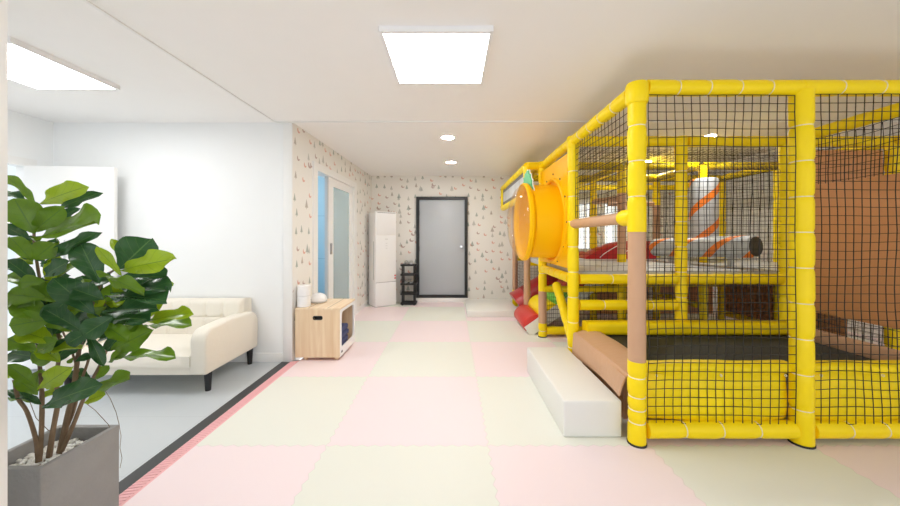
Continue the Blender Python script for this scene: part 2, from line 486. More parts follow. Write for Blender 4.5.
# floor edging between the mats and the tiles
def edging():
    bm = bmesh.new()
    y = YN
    prism(bm, [(-1.687, -0.018), (-1.59, -0.018), (-1.59, 0.001), (-1.60, 0.001), (-1.684, -0.010)], 'y', YN, YS - 0.02)
    return bm
o = struct('trim_4', edging(), 'ramp', smooth=False)
bm = bmesh.new()
yy = 1.0
while yy < YS - 0.05:
    x = -1.681
    prism(bm, [(x, -0.0105), (-1.602, 0.0012), (-1.602, 0.004), (x, -0.007)], 'y', yy, yy + 0.011); yy += 0.022
struct('rib', bm, 'ramp', o, smooth=False)
struct('trim_5', bx(-1.775, -1.687, YN, YS - 0.001, -0.02, -0.012), 'black_strip', smooth=False)

# far steel door
d1 = struct('door_1', bx(-0.645, 0.248, YB - 0.035, YB, 0.14, 2.015), 'door_grey', bevel=0.004)
bm = bmesh.new()
for a in ((-0.705, -0.645, 0.083, 2.075), (0.248, 0.308, 0.083, 2.075)): box(bm, a[0], a[1], YB - 0.06, YB, a[2], a[3])
box(bm, -0.645, 0.248, YB - 0.06, YB, 2.015, 2.075); box(bm, -0.645, 0.248, YB - 0.06, YB, 0.083, 0.14)
struct('door_frame', bm, 'black_metal', d1, smooth=False)
bm = bmesh.new()
lathe(bm, [(0, -0.085), (0.022, -0.083), (0.029, -0.07), (0.026, -0.052), (0.012, -0.045), (0.012, -0.008), (0.03, -0.006), (0.032, 0)], (0.185, YB - 0.035, 1.09), (0, 1, 0))
struct('door_knob', bm, 'chrome', d1)
bm = bmesh.new()
for z in (0.45, 1.05, 1.75): rings(bm, [((-0.648, YB - 0.062, z - 0.05), 0.009), ((-0.648, YB - 0.062, z + 0.05), 0.009)], 8)
struct('hinge', bm, 'black_metal', d1)
struct('door_sill', bx(-0.74, 0.34, YB - 0.075, YB, 0, 0.082), 'trim', d1, bevel=0.004)

# sliding glass door in the wallpapered wall
def sl(y0, y1, z0, z1, out, inn):
    return prism(bmesh.new(), [(wx(y0) + out, y0), (wx(y1) + out, y1), (wx(y1) - inn, y1), (wx(y0) - inn, y0)], 'z', z0, z1)
bm = bmesh.new()
for (y0, y1, z0, z1) in ((DY0 - 0.08, DY0 + 0.035, 0, DZ + 0.06), (DY1 - 0.035, DY1 + 0.08, 0, DZ + 0.06), (DY0 + 0.035, DY1 - 0.035, DZ - 0.03, DZ + 0.06)):
    prism(bm, [(wx(y0) + 0.02, y0), (wx(y1) + 0.02, y1), (wx(y1) - 0.12, y1), (wx(y0) - 0.12, y0)], 'z', z0, z1)
d2 = struct('door_2', bm, 'trim', smooth=False)
SY0, SY1 = 4.44, 5.42
bm = bmesh.new()
for (y0, y1, z0, z1) in ((SY0, SY0 + 0.16, 0.02, DZ - 0.03), (SY1 - 0.14, SY1, 0.02, DZ - 0.03), (SY0 + 0.16, SY1 - 0.14, 0.02, 0.2), (SY0 + 0.16, SY1 - 0.14, DZ - 0.14, DZ - 0.03)):
    prism(bm, [(wx(y0) - 0.015, y0), (wx(y1) - 0.015, y1), (wx(y1) - 0.05, y1), (wx(y0) - 0.05, y0)], 'z', z0, z1)
struct('sliding_panel', bm, 'white_pl', d2, smooth=False)
struct('glass', sl(SY0 + 0.16, SY1 - 0.14, 0.2, DZ - 0.14, -0.028, 0.036), 'glass', d2, smooth=False)
struct('panel_edge', sl(SY0 - 0.03, SY0, 0.02, DZ - 0.03, -0.02, 0.06), 'lightgrey', d2, smooth=False)
struct('door_handle', sl(SY0 + 0.04, SY0 + 0.09, 1.05, 1.2, -0.002, 0.02), 'seamgrey', d2, bevel=0.004)

# open white door leaf of the alcove, hinged on the left wall
d3 = bpy.data.objects.new('door_3', None); COL.objects.link(d3); d3['kind'] = 'structure'
d3.location = (XL + 0.02, 3.215, 0)
L3 = link('door_leaf', bx(0, 0.80, -0.02, 0.02, 0.0, 1.985), 'trim', bevel=0.003); L3.parent = d3
bm = bmesh.new()
for x in (0.36, 0.415): rings(bm, [((x, -0.026, 1.08), 0.006), ((x, -0.026, 1.26 - (x > 0.4) * 0.06), 0.006)], 8)
hk = link('pull_handle', bm, 'lightgrey'); hk.parent = d3
d3.rotation_euler = (0, 0, R(5.5))
bm = bmesh.new()
for (y0, y1, z0, z1) in ((2.25, 2.32, 0, 2.06), (3.235, 3.30, 0, 2.06), (2.32, 3.235, 2.0, 2.06)): box(bm, XL - 0.11, XL + 0.02, y0, y1, z0 - 0.018, z1)
struct('door_4', bm, 'trim', smooth=False)

# frosted daylit windows on the far wall behind the play frame
for i, (x0, x1) in enumerate(((2.42, 2.86), (2.98, 3.50))):
    wn = struct('window_%d' % (i + 1), ringplate(bmesh.new(), [(x0, 1.0), (x1, 1.0), (x1, 1.98), (x0, 1.98)], [(x0 + .045, 1.05), (x1 - .045, 1.05), (x1 - .045, 1.93), (x0 + .045, 1.93)], 'y', YB - 0.03, YB), 'trim', smooth=False)
    struct('window_pane', bx(x0 + .045, x1 - .045, YB - 0.012, YB - 0.004, 1.05, 1.93), 'win', wn, smooth=False)
    struct('glazing_bar', bx((x0 + x1) / 2 - .012, (x0 + x1) / 2 + .012, YB - 0.022, YB - 0.012, 1.05, 1.93), 'trim', wn, smooth=False)

# ------------------------------------------------------------------ ceiling lights
def panel_light(x, y, label):
    t = thing('ceiling_light_panel', label, 'ceiling light', (x, y, CZ))
    h = 0.325
    o1 = [(-h, -h), (h, -h), (h, h), (-h, h)]; i1 = [(a * 0.305 / h, b * 0.305 / h) for a, b in o1]
    for nm, bm, m in (('frame', ringplate(bmesh.new(), [(x + a, y + b) for a, b in o1], [(x + a, y + b) for a, b in i1], 'z', CZ - 0.034, CZ), 'white_pl'),
                      ('diffuser', bx(x - .305, x + .305, y - .305, y + .305, CZ - 0.031, CZ - 0.02), 'panel')):
        link(nm, bm, m, t, smooth=False)
panel_light(-0.09, 2.185, 'square lit ceiling panel over the pastel foam mats')
panel_light(-2.955, 2.285, 'square lit ceiling panel over the cream sofa corner')

def downlight(x, y, label):
    t = thing('downlight', label, 'ceiling light', (x, y, CZ))
    bm = lathe(bmesh.new(), [(0.086, 0), (0.086, -0.006), (0.076, -0.009), (0.072, -0.004), (0.072, 0)], (x, y, CZ))
    link('trim_ring', bm, 'white_pl', t)
    link('diffuser', lathe(bmesh.new(), [(0.074, -0.003), (0.073, -0.007), (0, -0.0075)], (x, y, CZ)), 'down', t)
downlight(-0.053, 3.96, 'round downlight nearer the large lit ceiling panel')
downlight(-0.016, 5.30, 'round downlight nearer the far wall with the grey door')
downlight(3.06, 3.91, 'round downlight above the netted play frame, its nearer one')
downlight(3.10, 5.25, 'round downlight above the far end of the play frame')

# ------------------------------------------------------------------ play frame
GX = [1.16, 2.192, 3.20, 4.22]
GY = [2.065, 3.15, 4.25, 5.15, 6.15]
PT = 2.205     # height of the top rails
root = thing('play_frame', 'yellow padded indoor play frame with black netting and orange bubble window', 'play structure', (2.7, 4.1, 0))
tie_src = {}
def padded(name, p0, p1, r, m='yellow', step=0.23, ties=True, parent=root, ends=0.0, tie_at=None, n=18):
    """foam sleeve on a steel pipe, pinched where cable ties hold it"""
    p0, p1 = Vector(p0), Vector(p1); L = (p1 - p0).length; d = (p1 - p0) / L
    k = max(1, round(L / step))
    tp = tie_at if tie_at is not None else [L * (i / k) for i in range(1, k)]
    hs = sorted(set([0.0, L] + [min(L, max(0, t + q)) for t in tp for q in (-0.05, -0.022, -0.009, 0, 0.009, 0.022, 0.05)] + [L * i / 12 for i in range(13)]))
    path = []
    for h in hs:
        rr = r
        for t in tp: rr -= r * 0.13 * math.exp(-((h - t) / 0.016) ** 2)
        wob = noise.noise(Vector((p0.x * 3 + h * 5, p0.y * 3, p0.z * 2))) * r * 0.05
        path.append((p0 + d * h, rr + wob))
    o = link(name, rings(bmesh.new(), path, n), m, parent, ang=50)
    if ties:
        for t in tp:
            link('cable_tie', torus(bmesh.new(), p0 + d * t, d, r * 0.90, 0.0032, 18, 5), 'tie', parent if name == 'sleeve' else o)
    return o

PR = 0.053
# --- posts: (x, y, z0, sections of (material, top))
def post(x, y, secs, z0=0.0, ties=True, r=PR, tie_at=None):
    e = None; z = z0
    for i, (m, zt) in enumerate(secs):
        if e is None:
            e = padded('post', (x, y, z), (x, y, zt), r, m, ties=ties and m == 'yellow', tie_at=tie_at)
        else:
            padded('sleeve', (x, y, z), (x, y, zt), r if m == 'yellow' else r * 0.97, m, ties=ties and m == 'yellow', parent=e,
                   tie_at=None if m == 'yellow' else [])
        z = zt
    link('foot_ring', lathe(bmesh.new(), [(r * 0.8, z0), (r * 1.06, z0), (r * 1.06, z0 + 0.012), (r * 0.8, z0 + 0.014)], (x, y, 0)), 'rubber', e) if z0 == 0 and ties else None
    return e
post(GX[0], GY[0], [('yellow', 0.52), ('brown', 1.325), ('yellow', PT)], tie_at=[0.14, 0.22, 0.30, 0.42])
post(GX[1], GY[0], [('yellow', PT)], r=0.060)
post(GX[2], GY[0], [('yellow', PT)], ties=False)
post(GX[3], GY[0], [('yellow', PT)], ties=False)
post(GX[0], GY[1], [('yellow', PT - 0.05)])
post(GX[1], GY[1], [('yellow', PT - 0.05)])
post(GX[2] - 0.005, GY[1], [('yellow', PT - 0.05)], ties=False)
post(GX[3], GY[1], [('yellow', PT - 0.05)], ties=False)
post(GX[0] + 0.01, GY[2], [('yellow', 0.18), ('brown', 0.59), ('yellow', PT)], tie_at=[0.08])
post(GX[0] + 0.01, 5.13, [('yellow', 0.18), ('brown', PT)], ties=False)
post(GX[0] + 0.02, GY[4], [('yellow', 0.30), ('brown', PT)], ties=False)
post(GX[1], GY[2], [('yellow', 1.07), ('brown', 1.85), ('yellow', PT)], ties=False)
post(GX[1] + 0.02, GY[3], [('yellow', PT)], ties=False)
post(GX[2], GY[2] - 0.06, [('yellow', PT)], ties=False, r=0.05)
post(GX[2], GY[3], [('yellow', 1.08), ('brown', 1.78), ('yellow', PT)], ties=False)
post(GX[3], GY[2], [('yellow', PT)], ties=False)
post(GX[3], GY[3], [('yellow', PT)], ties=False)
for x in GX[1:]: post(x, GY[4], [('yellow', PT)], ties=False)

# --- top rails
RR = 0.050
def rail(p0, p1, r=RR, m='yellow', ties=False, name='rail', step=0.2, tie_at=None):
    return padded(name, p0, p1, r, m, step=step, ties=ties, tie_at=tie_at)
e = 0.058
rail((GX[0] + e, GY[0], PT + .022), (GX[1] - .02, GY[0], PT + .022), ties=True)
rail((GX[1] - .02, GY[0], PT + .022), (GX[2] - .02, GY[0], PT + .022), ties=True, step=0.27)
rail((GX[2] - .02, GY[0], PT + .022), (GX[3], GY[0], PT + .022))
rail((GX[0], GY[0] + e, PT + .01), (GX[0], GY[1], PT + .005), ties=True)
rail((GX[0], GY[1], PT + .005), (GX[0] + .01, GY[2], PT))
rail((GX[0] + .01, GY[2], PT), (GX[0] + .01, GY[4], PT))
for j in (1, 2, 3, 4):
    for i in range(3):
        rail((GX[i] + e, GY[j], PT), (GX[i + 1] - .03, GY[j], PT))
for i in (1, 2, 3):
    for j in (2, 3):
        rail((GX[i], GY[j] + e, PT), (GX[i], GY[j + 1] - e, PT))
rail((GX[2], GY[0] + e, PT), (GX[2], GY[1] - e, PT))
rail((GX[3], GY[0] + e, PT), (GX[3], GY[1] - e, PT))
rail((GX[3], GY[1] + e, PT), (GX[3], GY[2] - e, PT))
def joint(x, y, z=PT, r=0.066, h=0.062):
    b = lathe(bmesh.new(), [(0, -h - 0.02), (r * 0.9, -h - 0.018), (r, -h), (r, h * 0.55), (r * 0.9, h * 0.8), (r * 0.5, h * 0.93), (0, h * 0.96)], (x, y, z), n=20)
    link('joint_cap', b, 'yellow', root)
joint(GX[0], GY[0]); joint(GX[0], GY[1], r=.06, h=.055); joint(GX[0] + .01, GY[2], r=.062)
for x in GX[1:]: joint(x, GY[1], r=0.058, h=.052)
# --- lower rails of the front
rail((GX[0] + e, GY[0], 0.088), (GX[1] - e, GY[0], 0.088), 0.052, ties=True, step=0.21)
rail((GX[1] + e, GY[0], 0.088), (GX[2] - e, GY[0], 0.088), 0.052, ties=True, step=0.25)
rail((GX[2] + e, GY[0], 0.088), (GX[3] - e, GY[0], 0.088), 0.052)
# mid beams under the platform
rail((GX[0] + e, GY[1], 0.888), (GX[1] - e, GY[1], 0.888), ties=True, step=0.33)
rail((GX[1] + e, GY[1], 0.888), (GX[2] - e, GY[1], 0.888))
rail((GX[2] + e, GY[1], 0.888), (GX[3] - e, GY[1], 0.888))
rail((GX[0], GY[1] + e, 0.885), (GX[0] + .01, GY[2] - e, 0.885))
rail((GX[0] + e, GY[1], 0.640), (GX[1] - e, GY[1], 0.640), 0.050, ties=True, step=0.24)
rail((GX[0] + e, GY[2], 0.08), (GX[1] - e, GY[2], 0.08), 0.052, ties=True, step=0.33)
rail((GX[0] + .02, GY[2] - .03, 0.62), (GX[1], GY[2] - .03, 0.62), 0.04)
rail((GX[2], GY[2] + e, 0.40), (GX[2], GY[3] - e, 0.40), 0.04)
rail((GX[3], GY[1] + e, 0.11), (GX[3], GY[3] - e, 0.11), 0.045)
rail((GX[1], GY[3], 0.55), (GX[3], GY[3], 0.55), 0.045)
for j in (3, 4): rail((GX[0] + e, GY[j], 0.88), (GX[3], GY[j], 0.88), 0.045)
rail((1.20, 3.78, 0.74), (1.175, 3.215, 0.30), 0.048, name='brace')
# brown hand rails
hr = padded('hand_rail', (GX[0], GY[0] + 0.02, 1.42), (GX[0], GY[1] - .02, 1.415), 0.042, 'brown', ties=False, tie_at=[])
link('rail_elbow', lathe(bmesh.new(), [(0.0, 0), (0.054, 0.0), (0.056, 0.05), (0.055, 0.13), (0.048, 0.15), (0.03, 0.155)], (GX[0], GY[0] + 0.02, 1.42), (0, 1, 0)), 'yellow', hr)
padded('hand_rail', (GX[1], GY[2] + .05, 1.79), (GX[1] + .02, GY[3] - .05, 1.83), 0.042, 'brown', ties=False, tie_at=[])
padded('hand_rail', (GX[1] + .25, GY[3], 1.80), (GX[2] - .05, GY[3], 1.80), 0.035, 'brown', ties=False, tie_at=[])

# --- platform
link('platform', bx(GX[0] + .055, GX[3] - .06, GY[1] + .052, GY[4] - .07, 0.895, 0.965), 'plat', root, bevel=0.012)

# --- trampoline with padded edges
bm = bx(1.30, 3.12, 2.20, 3.02, 0.375, 0.387)
link('trampoline_bed', bm, 'bed', root, smooth=False)
def front_pad(x0, x1, seed):
    bm = bmesh.new()
    prof = [(2.150, .13), (2.105, .125), (2.080, .14), (2.068, .20), (2.066, .28), (2.070, .34), (2.075, .39), (2.083, .418),
            (2.070, .438), (2.062, .462), (2.068, .484), (2.090, .496), (2.125, .496), (2.165, .484), (2.18, .455), (2.165, .43), (2.155, .40), (2.150, .28)]
    nx = 44
    L = []
    for i in range(nx + 1):
        x = x0 + (x1 - x0) * i / nx; t = i / nx
        row = []
        for (y, z) in prof:
            q = noise.noise(Vector((x * 5 + seed, z * 4, seed))) * 0.011 + noise.noise(Vector((x * 16 + seed, z * 9, 3))) * 0.004
            ed = math.exp(-min(t, 1 - t) / 0.07)
            dy = q - 0.008 * math.sin(PI * t) + ed * 0.035 * (0.12 < z < 0.43)
            if y > 2.12: dy *= 0.2
            row.append(bm.verts.new((x, y + dy, z + q * 0.5)))
        L.append(row)
    n = len(prof)
    for a, b in zip(L, L[1:]):
        for k in range(n): bm.faces.new((a[k], a[(k + 1) % n], b[(k + 1) % n], b[k]))
    bm.faces.new(L[0]); bm.faces.new(list(reversed(L[-1])))
    return link('front_pad', bm, 'yellow', root, ang=60)
for (x0, x1, s) in ((GX[0] + .065, GX[1] - .05, 1.3), (GX[1] + .065, GX[2] - .065, 7.1)):
    p = front_pad(x0, x1, s)
    for i in range(3):
        xx = x0 + (x1 - x0) * (0.06 + 0.44 * i)
        link('pad_tie', torus(bmesh.new(), (xx, 2.058, 0.428), (1, 0, 0), 0.007, 0.0025, 10, 5), 'tie', p)
bm = bmesh.new(); prism(bm, rrect(3.0, 3.14, .388, .505, .035), 'x', 1.24, 3.12)
link('edge_pad', bm, 'yellow', root)
bm = bx(1.24, 3.15, 3.02, 3.10, 0.0, 0.37)
link('trampoline_skirt', bm, 'bed', root, smooth=False)
# brown cover draped over the entrance edge (open sheet with a hollow underneath)
def drape():
    bm = bmesh.new()
    prof = [(1.120, .214), (1.122, .30), (1.128, .37), (1.136, .390), (1.145, .405), (1.152, .405), (1.162, .408), (1.22, .424), (1.30, .432), (1.355, .428), (1.388, .41), (1.392, .385)]
    ny = 20; L = []
    for i in range(ny + 1):
        t = i / ny; y = 2.135 + t * 0.95
        row = []
        for k, (x, z) in enumerate(prof):
            q = noise.noise(Vector((y * 4, x * 9, z * 7)))
            out = (1 - k / 3) * 0.05 * math.exp(-t / 0.25) if k < 3 else 0
            row.append((x - out + q * .004, y - (0.02 if k < 3 else 0), z + q * .004 - (t > .97) * .01 + (0.06 * max(0, 1 - t * 1.2) * (1 - k / 3) if k < 3 else 0)))
        L.append(row)
    A = [[bm.verts.new(p) for p in r] for r in L]
    for a, b in zip(A, A[1:]):
        for k in range(len(prof) - 1): bm.faces.new((a[k], a[k + 1], b[k + 1], b[k]))
    bmesh.ops.recalc_face_normals(bm, faces=bm.faces)
    bmesh.ops.solidify(bm, geom=bm.faces[:], thickness=0.010)
    return bm
link('entrance_cover', drape(), 'brown', root, ang=50)
link('entrance_beam', bx(1.22, 1.34, 2.34, 3.08, 0.0, 0.375), 'brown', root, smooth=False)

# --- brown side panels of the far bay
link('side_panel', bx(3.185, 3.215, 2.13, 3.09, 0.63, 1.75), 'brown_panel', root, bevel=0.012)
link('side_panel', bx(3.27, 4.16, 3.17, 3.20, 1.35, 2.13), 'brown_panel', root, bevel=0.012)
link('side_pad', bx(3.16, 3.23, 2.13, 3.09, 0.365, 0.48), 'brown', root, bevel=0.02)

for i in (1, 2):
    link('lower_board', bx(GX[i] + .07, GX[i + 1] - .06, 5.24, 5.27, .06, .85), 'brown_panel', root, bevel=.01)
link('lower_board', bx(GX[3] + .02, GX[3] + .05, 3.55, 5.2, .06, .85), 'brown_panel', root, bevel=.01)
# --- nets
def net(o, u, v, su=0.054, sv=0.054, th=0.0016, sag=0.012, seed=0.0, wv=0.004):
    o, u, v = Vector(o), Vector(u), Vector(v)
    lu, lv = u.length, v.length; un, vn = u / lu, v / lv; nn = un.cross(vn)
    bm = bmesh.new()
    def P(a, b):
        s = math.sin(PI * a / lu) * math.sin(PI * b / lv)
        j = Vector((a * 3.1 + seed, b * 3.1, seed))
        return (o + un * (a + noise.noise(j) * wv * 3) + vn * (b + noise.noise(j + Vector((9, 4, 2))) * wv * 3)
                + nn * (sag * s + noise.noise(j * 0.6) * 0.012))
    def strand(pts, side):
        L = []
        for p in pts:
            L.append([bm.verts.new(p + side * sx * th + nn * sy * th) for sx, sy in ((-1, -1), (1, -1), (1, 1), (-1, 1))])
        for a, b in zip(L, L[1:]):
            for k in range(4): bm.faces.new((a[k], a[(k + 1) % 4], b[(k + 1) % 4], b[k]))
    nu, nv = max(1, round(lu / su)), max(1, round(lv / sv))
    ku, kv = max(4, int(lu / 0.12)), max(4, int(lv / 0.12))
    for i in range(nu + 1): strand([P(lu * i / nu, lv * k / kv) for k in range(kv + 1)], un)
    for j in range(nv + 1): strand([P(lu * k / ku, lv * j / nv) for k in range(ku + 1)], vn)
    return link('net', bm, 'net', root, smooth=False)
FN = GY[0] - 0.02
net((GX[0] + .06, FN, .13), (GX[1] - GX[0] - .12, 0, 0), (0, 0, 2.05), seed=1.0, sag=-0.012, th=.0017)
net((GX[1] + .05, FN, .13), (GX[2] - GX[1] - .1, 0, 0), (0, 0, 2.05), seed=5.0, sag=-0.012, th=.0017)
net((GX[2] + .05, FN, .13), (GX[3] - GX[2] - .1, 0, 0), (0, 0, 2.05), seed=6.0)
net((GX[0], GY[0] + .06, 1.47), (0, GY[1] - GY[0] - .12, 0), (0, 0, .70), seed=2.0)
net((GX[0] + .05, GY[1], .96), (GX[1] - GX[0] - .1, 0, 0), (0, 0, 1.19), seed=3.0, th=.0012)
net((GX[1] + .05, GY[1], .96), (GX[2] - GX[1] - .1, 0, 0), (0, 0, 1.19), seed=4.0, th=.0012)
net((GX[0] + .05, GY[1] + .01, .50), (GX[1] - GX[0] - .1, 0, 0), (0, 0, .36), seed=3.5, th=.0012)
net((GX[1] + .05, GY[1] + .01, .50), (GX[2] - GX[1] - .1, 0, 0), (0, 0, .36), seed=4.5, th=.0012)
net((GX[2], GY[0] + .06, .45), (0, GY[1] - GY[0] - .12, 0), (0, 0, 1.70), seed=8.0)
for i in range(3):
    net((GX[i] + .05, GY[1] + .05, PT - .06), (GX[i + 1] - GX[i] - .1, 0, 0), (0, GY[2] - GY[1] - .1, 0), seed=10 + i, th=.0012, sag=-.03)
    net((GX[i] + .05, GY[2] + .05, PT - .06), (GX[i + 1] - GX[i] - .1, 0, 0), (0, GY[3] - GY[2] - .1, 0), seed=14 + i, th=.0012, sag=-.03)
    net((GX[i] + .05, GY[4], .10), (GX[i + 1] - GX[i] - .1, 0, 0), (0, 0, 2.05), seed=20 + i, th=.0012)
    net((GX[i] + .05, GY[2] + .02, .14), (GX[i + 1] - GX[i] - .1, 0, 0), (0, 0, .74), seed=24 + i, th=.0012)
net((GX[3], GY[1] + .05, .96), (0, GY[3] - GY[1] - .1, 0), (0, 0, 1.19), seed=30, th=.0012)
net((GX[3], GY[1] + .05, .10), (0, GY[3] - GY[1] - .1, 0), (0, 0, .75), seed=31, th=.0012)
net((GX[0] + .01, GY[3] + .05, .14), (0, GY[4] - GY[3] - .1, 0), (0, 0, 2.0), seed=32, th=.0012)
net((GX[2], GY[2] + .05, .96), (0, GY[3] - GY[2] - .1, 0), (0, 0, 1.19), seed=33, th=.0012)
net((GX[0] + .08, GY[2] + .01, .13), (GX[1] - GX[0] - .14, 0, 0), (0, 0, .42), seed=34, th=.0012)

# --- orange bubble window on the outer side
YC, ZC, RB = 3.70, 1.457, 0.433
bw = bpy.data.objects.new('bubble_window', None); COL.objects.link(bw); bw.parent = root
n = 48
circ = [(YC + .405 * math.cos(2 * PI * i / n + PI / 4), ZC + .01 + .405 * math.sin(2 * PI * i / n + PI / 4)) for i in range(n)]
def sq(i):
    a = 2 * PI * i / n + PI / 4; c, s = math.cos(a), math.sin(a); k = 1 / max(abs(c), abs(s))
    return (YC + c * k * 0.485, 1.545 + s * k * 0.56)
link('mount_panel', ringplate(bmesh.new(), [sq(i) for i in range(n)], circ, 'x', GX[0] - .035, GX[0] + .01), 'yellow_pl', bw, ang=30)
bm = torus(bmesh.new(), (GX[0] - .035, YC, ZC + .01), (1, 0, 0), .455, .026, 48, 8)
link('mount_ring', bm, 'yellow_pl', bw)
bm = lathe(bmesh.new(), [(.412, 1.15), (.398, .83), (.388, .83), (.388, 1.15), (.412, 1.15)], (0, YC, ZC + .005), (1, 0, 0), n=56)
link('tunnel', bm, 'yellow_pl', bw)
bm = lathe(bmesh.new(), [(.385, .835), (.395, .80), (RB - .012, .775), (RB, .79), (RB, .82), (RB - .02, .845), (.396, .85), (.385, .835)], (0, YC, ZC), (1, 0, 0), n=56)
link('rim', bm, 'yellow_pl', bw)
prof = [(.405 * math.sin(R(90) * i / 12), .79 - .16 * math.cos(R(90) * i / 12)) for i in range(13)]
bm = lathe(bmesh.new(), prof, (0, YC, ZC), (1, 0, 0), n=48)
link('clear_dome', bm, 'dome', bw)
bm = bmesh.new()
for i in range(12):
    a = 2 * PI * i / 12 + .1
    lathe(bm, [(0, -.008), (.009, -.006), (.011, 0)], (GX[0] - .036, YC + .515 * math.cos(a) * .92, ZC + .03 + .50 * math.sin(a)), (1, 0, 0), 8)
link('bolt', bm, 'rubber', bw)
# green leaf board on the rim
lp = [(3.86, 1.84), (3.91, 1.93), (3.885, 1.945), (3.90, 1.985), (3.845, 1.985), (3.835, 2.03), (3.78, 2.0), (3.745, 2.045), (3.70, 2.01), (3.66, 2.03), (3.625, 1.97), (3.58, 1.975), (3.575, 1.93), (3.52, 1.90), (3.53, 1.86), (3.47, 1.80), (3.50, 1.74), (3.55, 1.75), (3.60, 1.83), (3.70, 1.87)]
cy, cz = 3.68, 1.9
link('leaf_board', prism(bmesh.new(), lp, 'x', .846, .858), 'leafboard', bw, smooth=False)
link('leaf_board_edge', prism(bmesh.new(), [(cy + (a - cy) * 1.10, cz + (b - cz) * 1.10) for a, b in lp], 'x', .8585, .868), 'white_edge', bw, smooth=False)

# --- sign frame overhanging the mats
sg = bpy.data.objects.new('sign_frame', None); COL.objects.link(sg); sg.parent = root
X0 = 0.975
for a, b, r in (((X0, 4.27, PT), (X0, 6.28, PT), .05), ((X0, 4.27, 1.83), (X0, 6.28, 1.83), .05), ((X0, 6.25, 1.83), (X0, 6.25, PT), .048), ((X0, 4.27, 1.83), (X0, 4.27, PT), .048)):
    padded('frame_rail', a, b, r, 'yellow', ties=False, parent=sg)
padded('frame_rail', (X0, GY[2], PT), (GX[0] - .02, GY[2], PT), .05, 'yellow', ties=False, parent=sg)
padded('frame_rail', (X0, 6.25, PT), (GX[0] - .02, 6.17, PT), .05, 'yellow', ties=False, parent=sg)
link('sign_board', bx(X0 - .012, X0 + .012, 4.31, 6.20, 1.87, 2.16), 'sign_grey', sg, smooth=False)
for i in range(6):
    y0 = 4.40 + i * .295
    pn = link('sign_cell', bx(X0 - .017, X0 - .0125, y0, y0 + .27, 1.93, 2.10), 'sign_pale', sg, smooth=False)

# --- silver rolls with an orange spiral
def roll(name, p0, p1, r, capm='stripe'):
    p0, p1 = Vector(p0), Vector(p1); L = (p1 - p0).length
    bm = lathe(bmesh.new(), [(r * .86, 0), (r * .97, .012), (r, .04), (r, L - .04), (r * .97, L - .012), (r * .86, L)], n=32)
    fs = bmesh.ops.holes_fill(bm, edges=[e for e in bm.edges if e.is_boundary])['faces']
    o = link(name, bm, ['stripe' if capm == 'stripe' else 'stripe_b', 'dark_cap'], None)
    for p in o.data.polygons:
        if len(p.vertices) > 8 and p.center.z > L / 2: p.material_index = 1 if capm == 'dark' else 0
    o.parent = root
    q = Vector((0, 0, 1)).rotation_difference((p1 - p0))
    o.rotation_mode = 'QUATERNION'; o.rotation_quaternion = q
    o.location = p0 - root.location
    return o
roll('standing_roll', (GX[2] + .01, GY[2] - .06, 1.12), (GX[2] + .01, GY[2] - .06, 2.025), .152)
roll('lying_roll', (2.74, 4.44, 1.145), (3.05, 3.30, 1.195), .116, 'dark')
for t in (.2, .8):
    q = Vector((2.74, 4.44, 1.145)).lerp(Vector((3.05, 3.30, 1.195)), t)
    link('roll_bracket', rings(bmesh.new(), [((q.x, q.y, .96), .03), ((q.x, q.y, q.z - .10), .03)], 10), 'plat', root)

# --- soft climbing steps: a slope of half rolls
sx, sz = math.cos(R(35)), math.sin(R(35))
def S(s, nn): return (1.02 + s * sx - nn * sz, s * sz + nn * sx)
bm = bmesh.new()
pp = [(1.02, 0.001), (1.02 + .06, 0.001), S(1.25, -.03), S(1.25, .11), S(0.0, .11)]
prism(bm, pp, 'y', 4.335, 4.365)
link('side_board', bm, 'white_vinyl', root, smooth=False)
bm = bmesh.new(); prism(bm, [(1.02, .001), (1.10, .001), S(1.25, -.02), S(1.25, .06), S(0, .06)], 'y', 4.366, 5.06)
link('slope_base', bm, 'white_vinyl', root, smooth=False)
for s, m in ((.125, 'red'), (.39, 'yellow'), (.65, 'green'), (.91, 'red')):
    prof = []
    for i in range(15):
        a = R(-20 + 220 * i / 14)
        prof.append(S(s + .14 * math.cos(a), .075 + .105 * math.sin(a)))
    prof = [(x, max(z, 0.004)) for x, z in prof]
    bm = bmesh.new(); prism(bm, prof, 'y', 4.37, 5.055)
    link('step_roll', bm, m, root, bevel=0.012, ang=45)
# red slide behind
bm = bmesh.new()
L = []
for i in range(15):
    t = i / 14; x = 1.10 + 1.15 * t; zc = .16 + .74 * (t ** 1.15) * 0.98
    row = []
    for k in range(13):
        a = PI * k / 12
        row.append(bm.verts.new((x - .10 * math.sin(a) * (1 - t), 5.66 - .36 * math.cos(a), zc + .20 * math.sin(a) * (0.75 + .25 * math.sin(PI * t)))))
    L.append(row)
for a, b in zip(L, L[1:]):
    for k in range(12): bm.faces.new((a[k], a[k + 1], b[k + 1], b[k]))
for r_ in (L[0], L[-1]): bm.faces.new(r_)
for a, b in zip(L, L[1:]): bm.faces.new((a[0], b[0], b[12], a[12]))
link('slide', bm, 'crimson', root, ang=60)
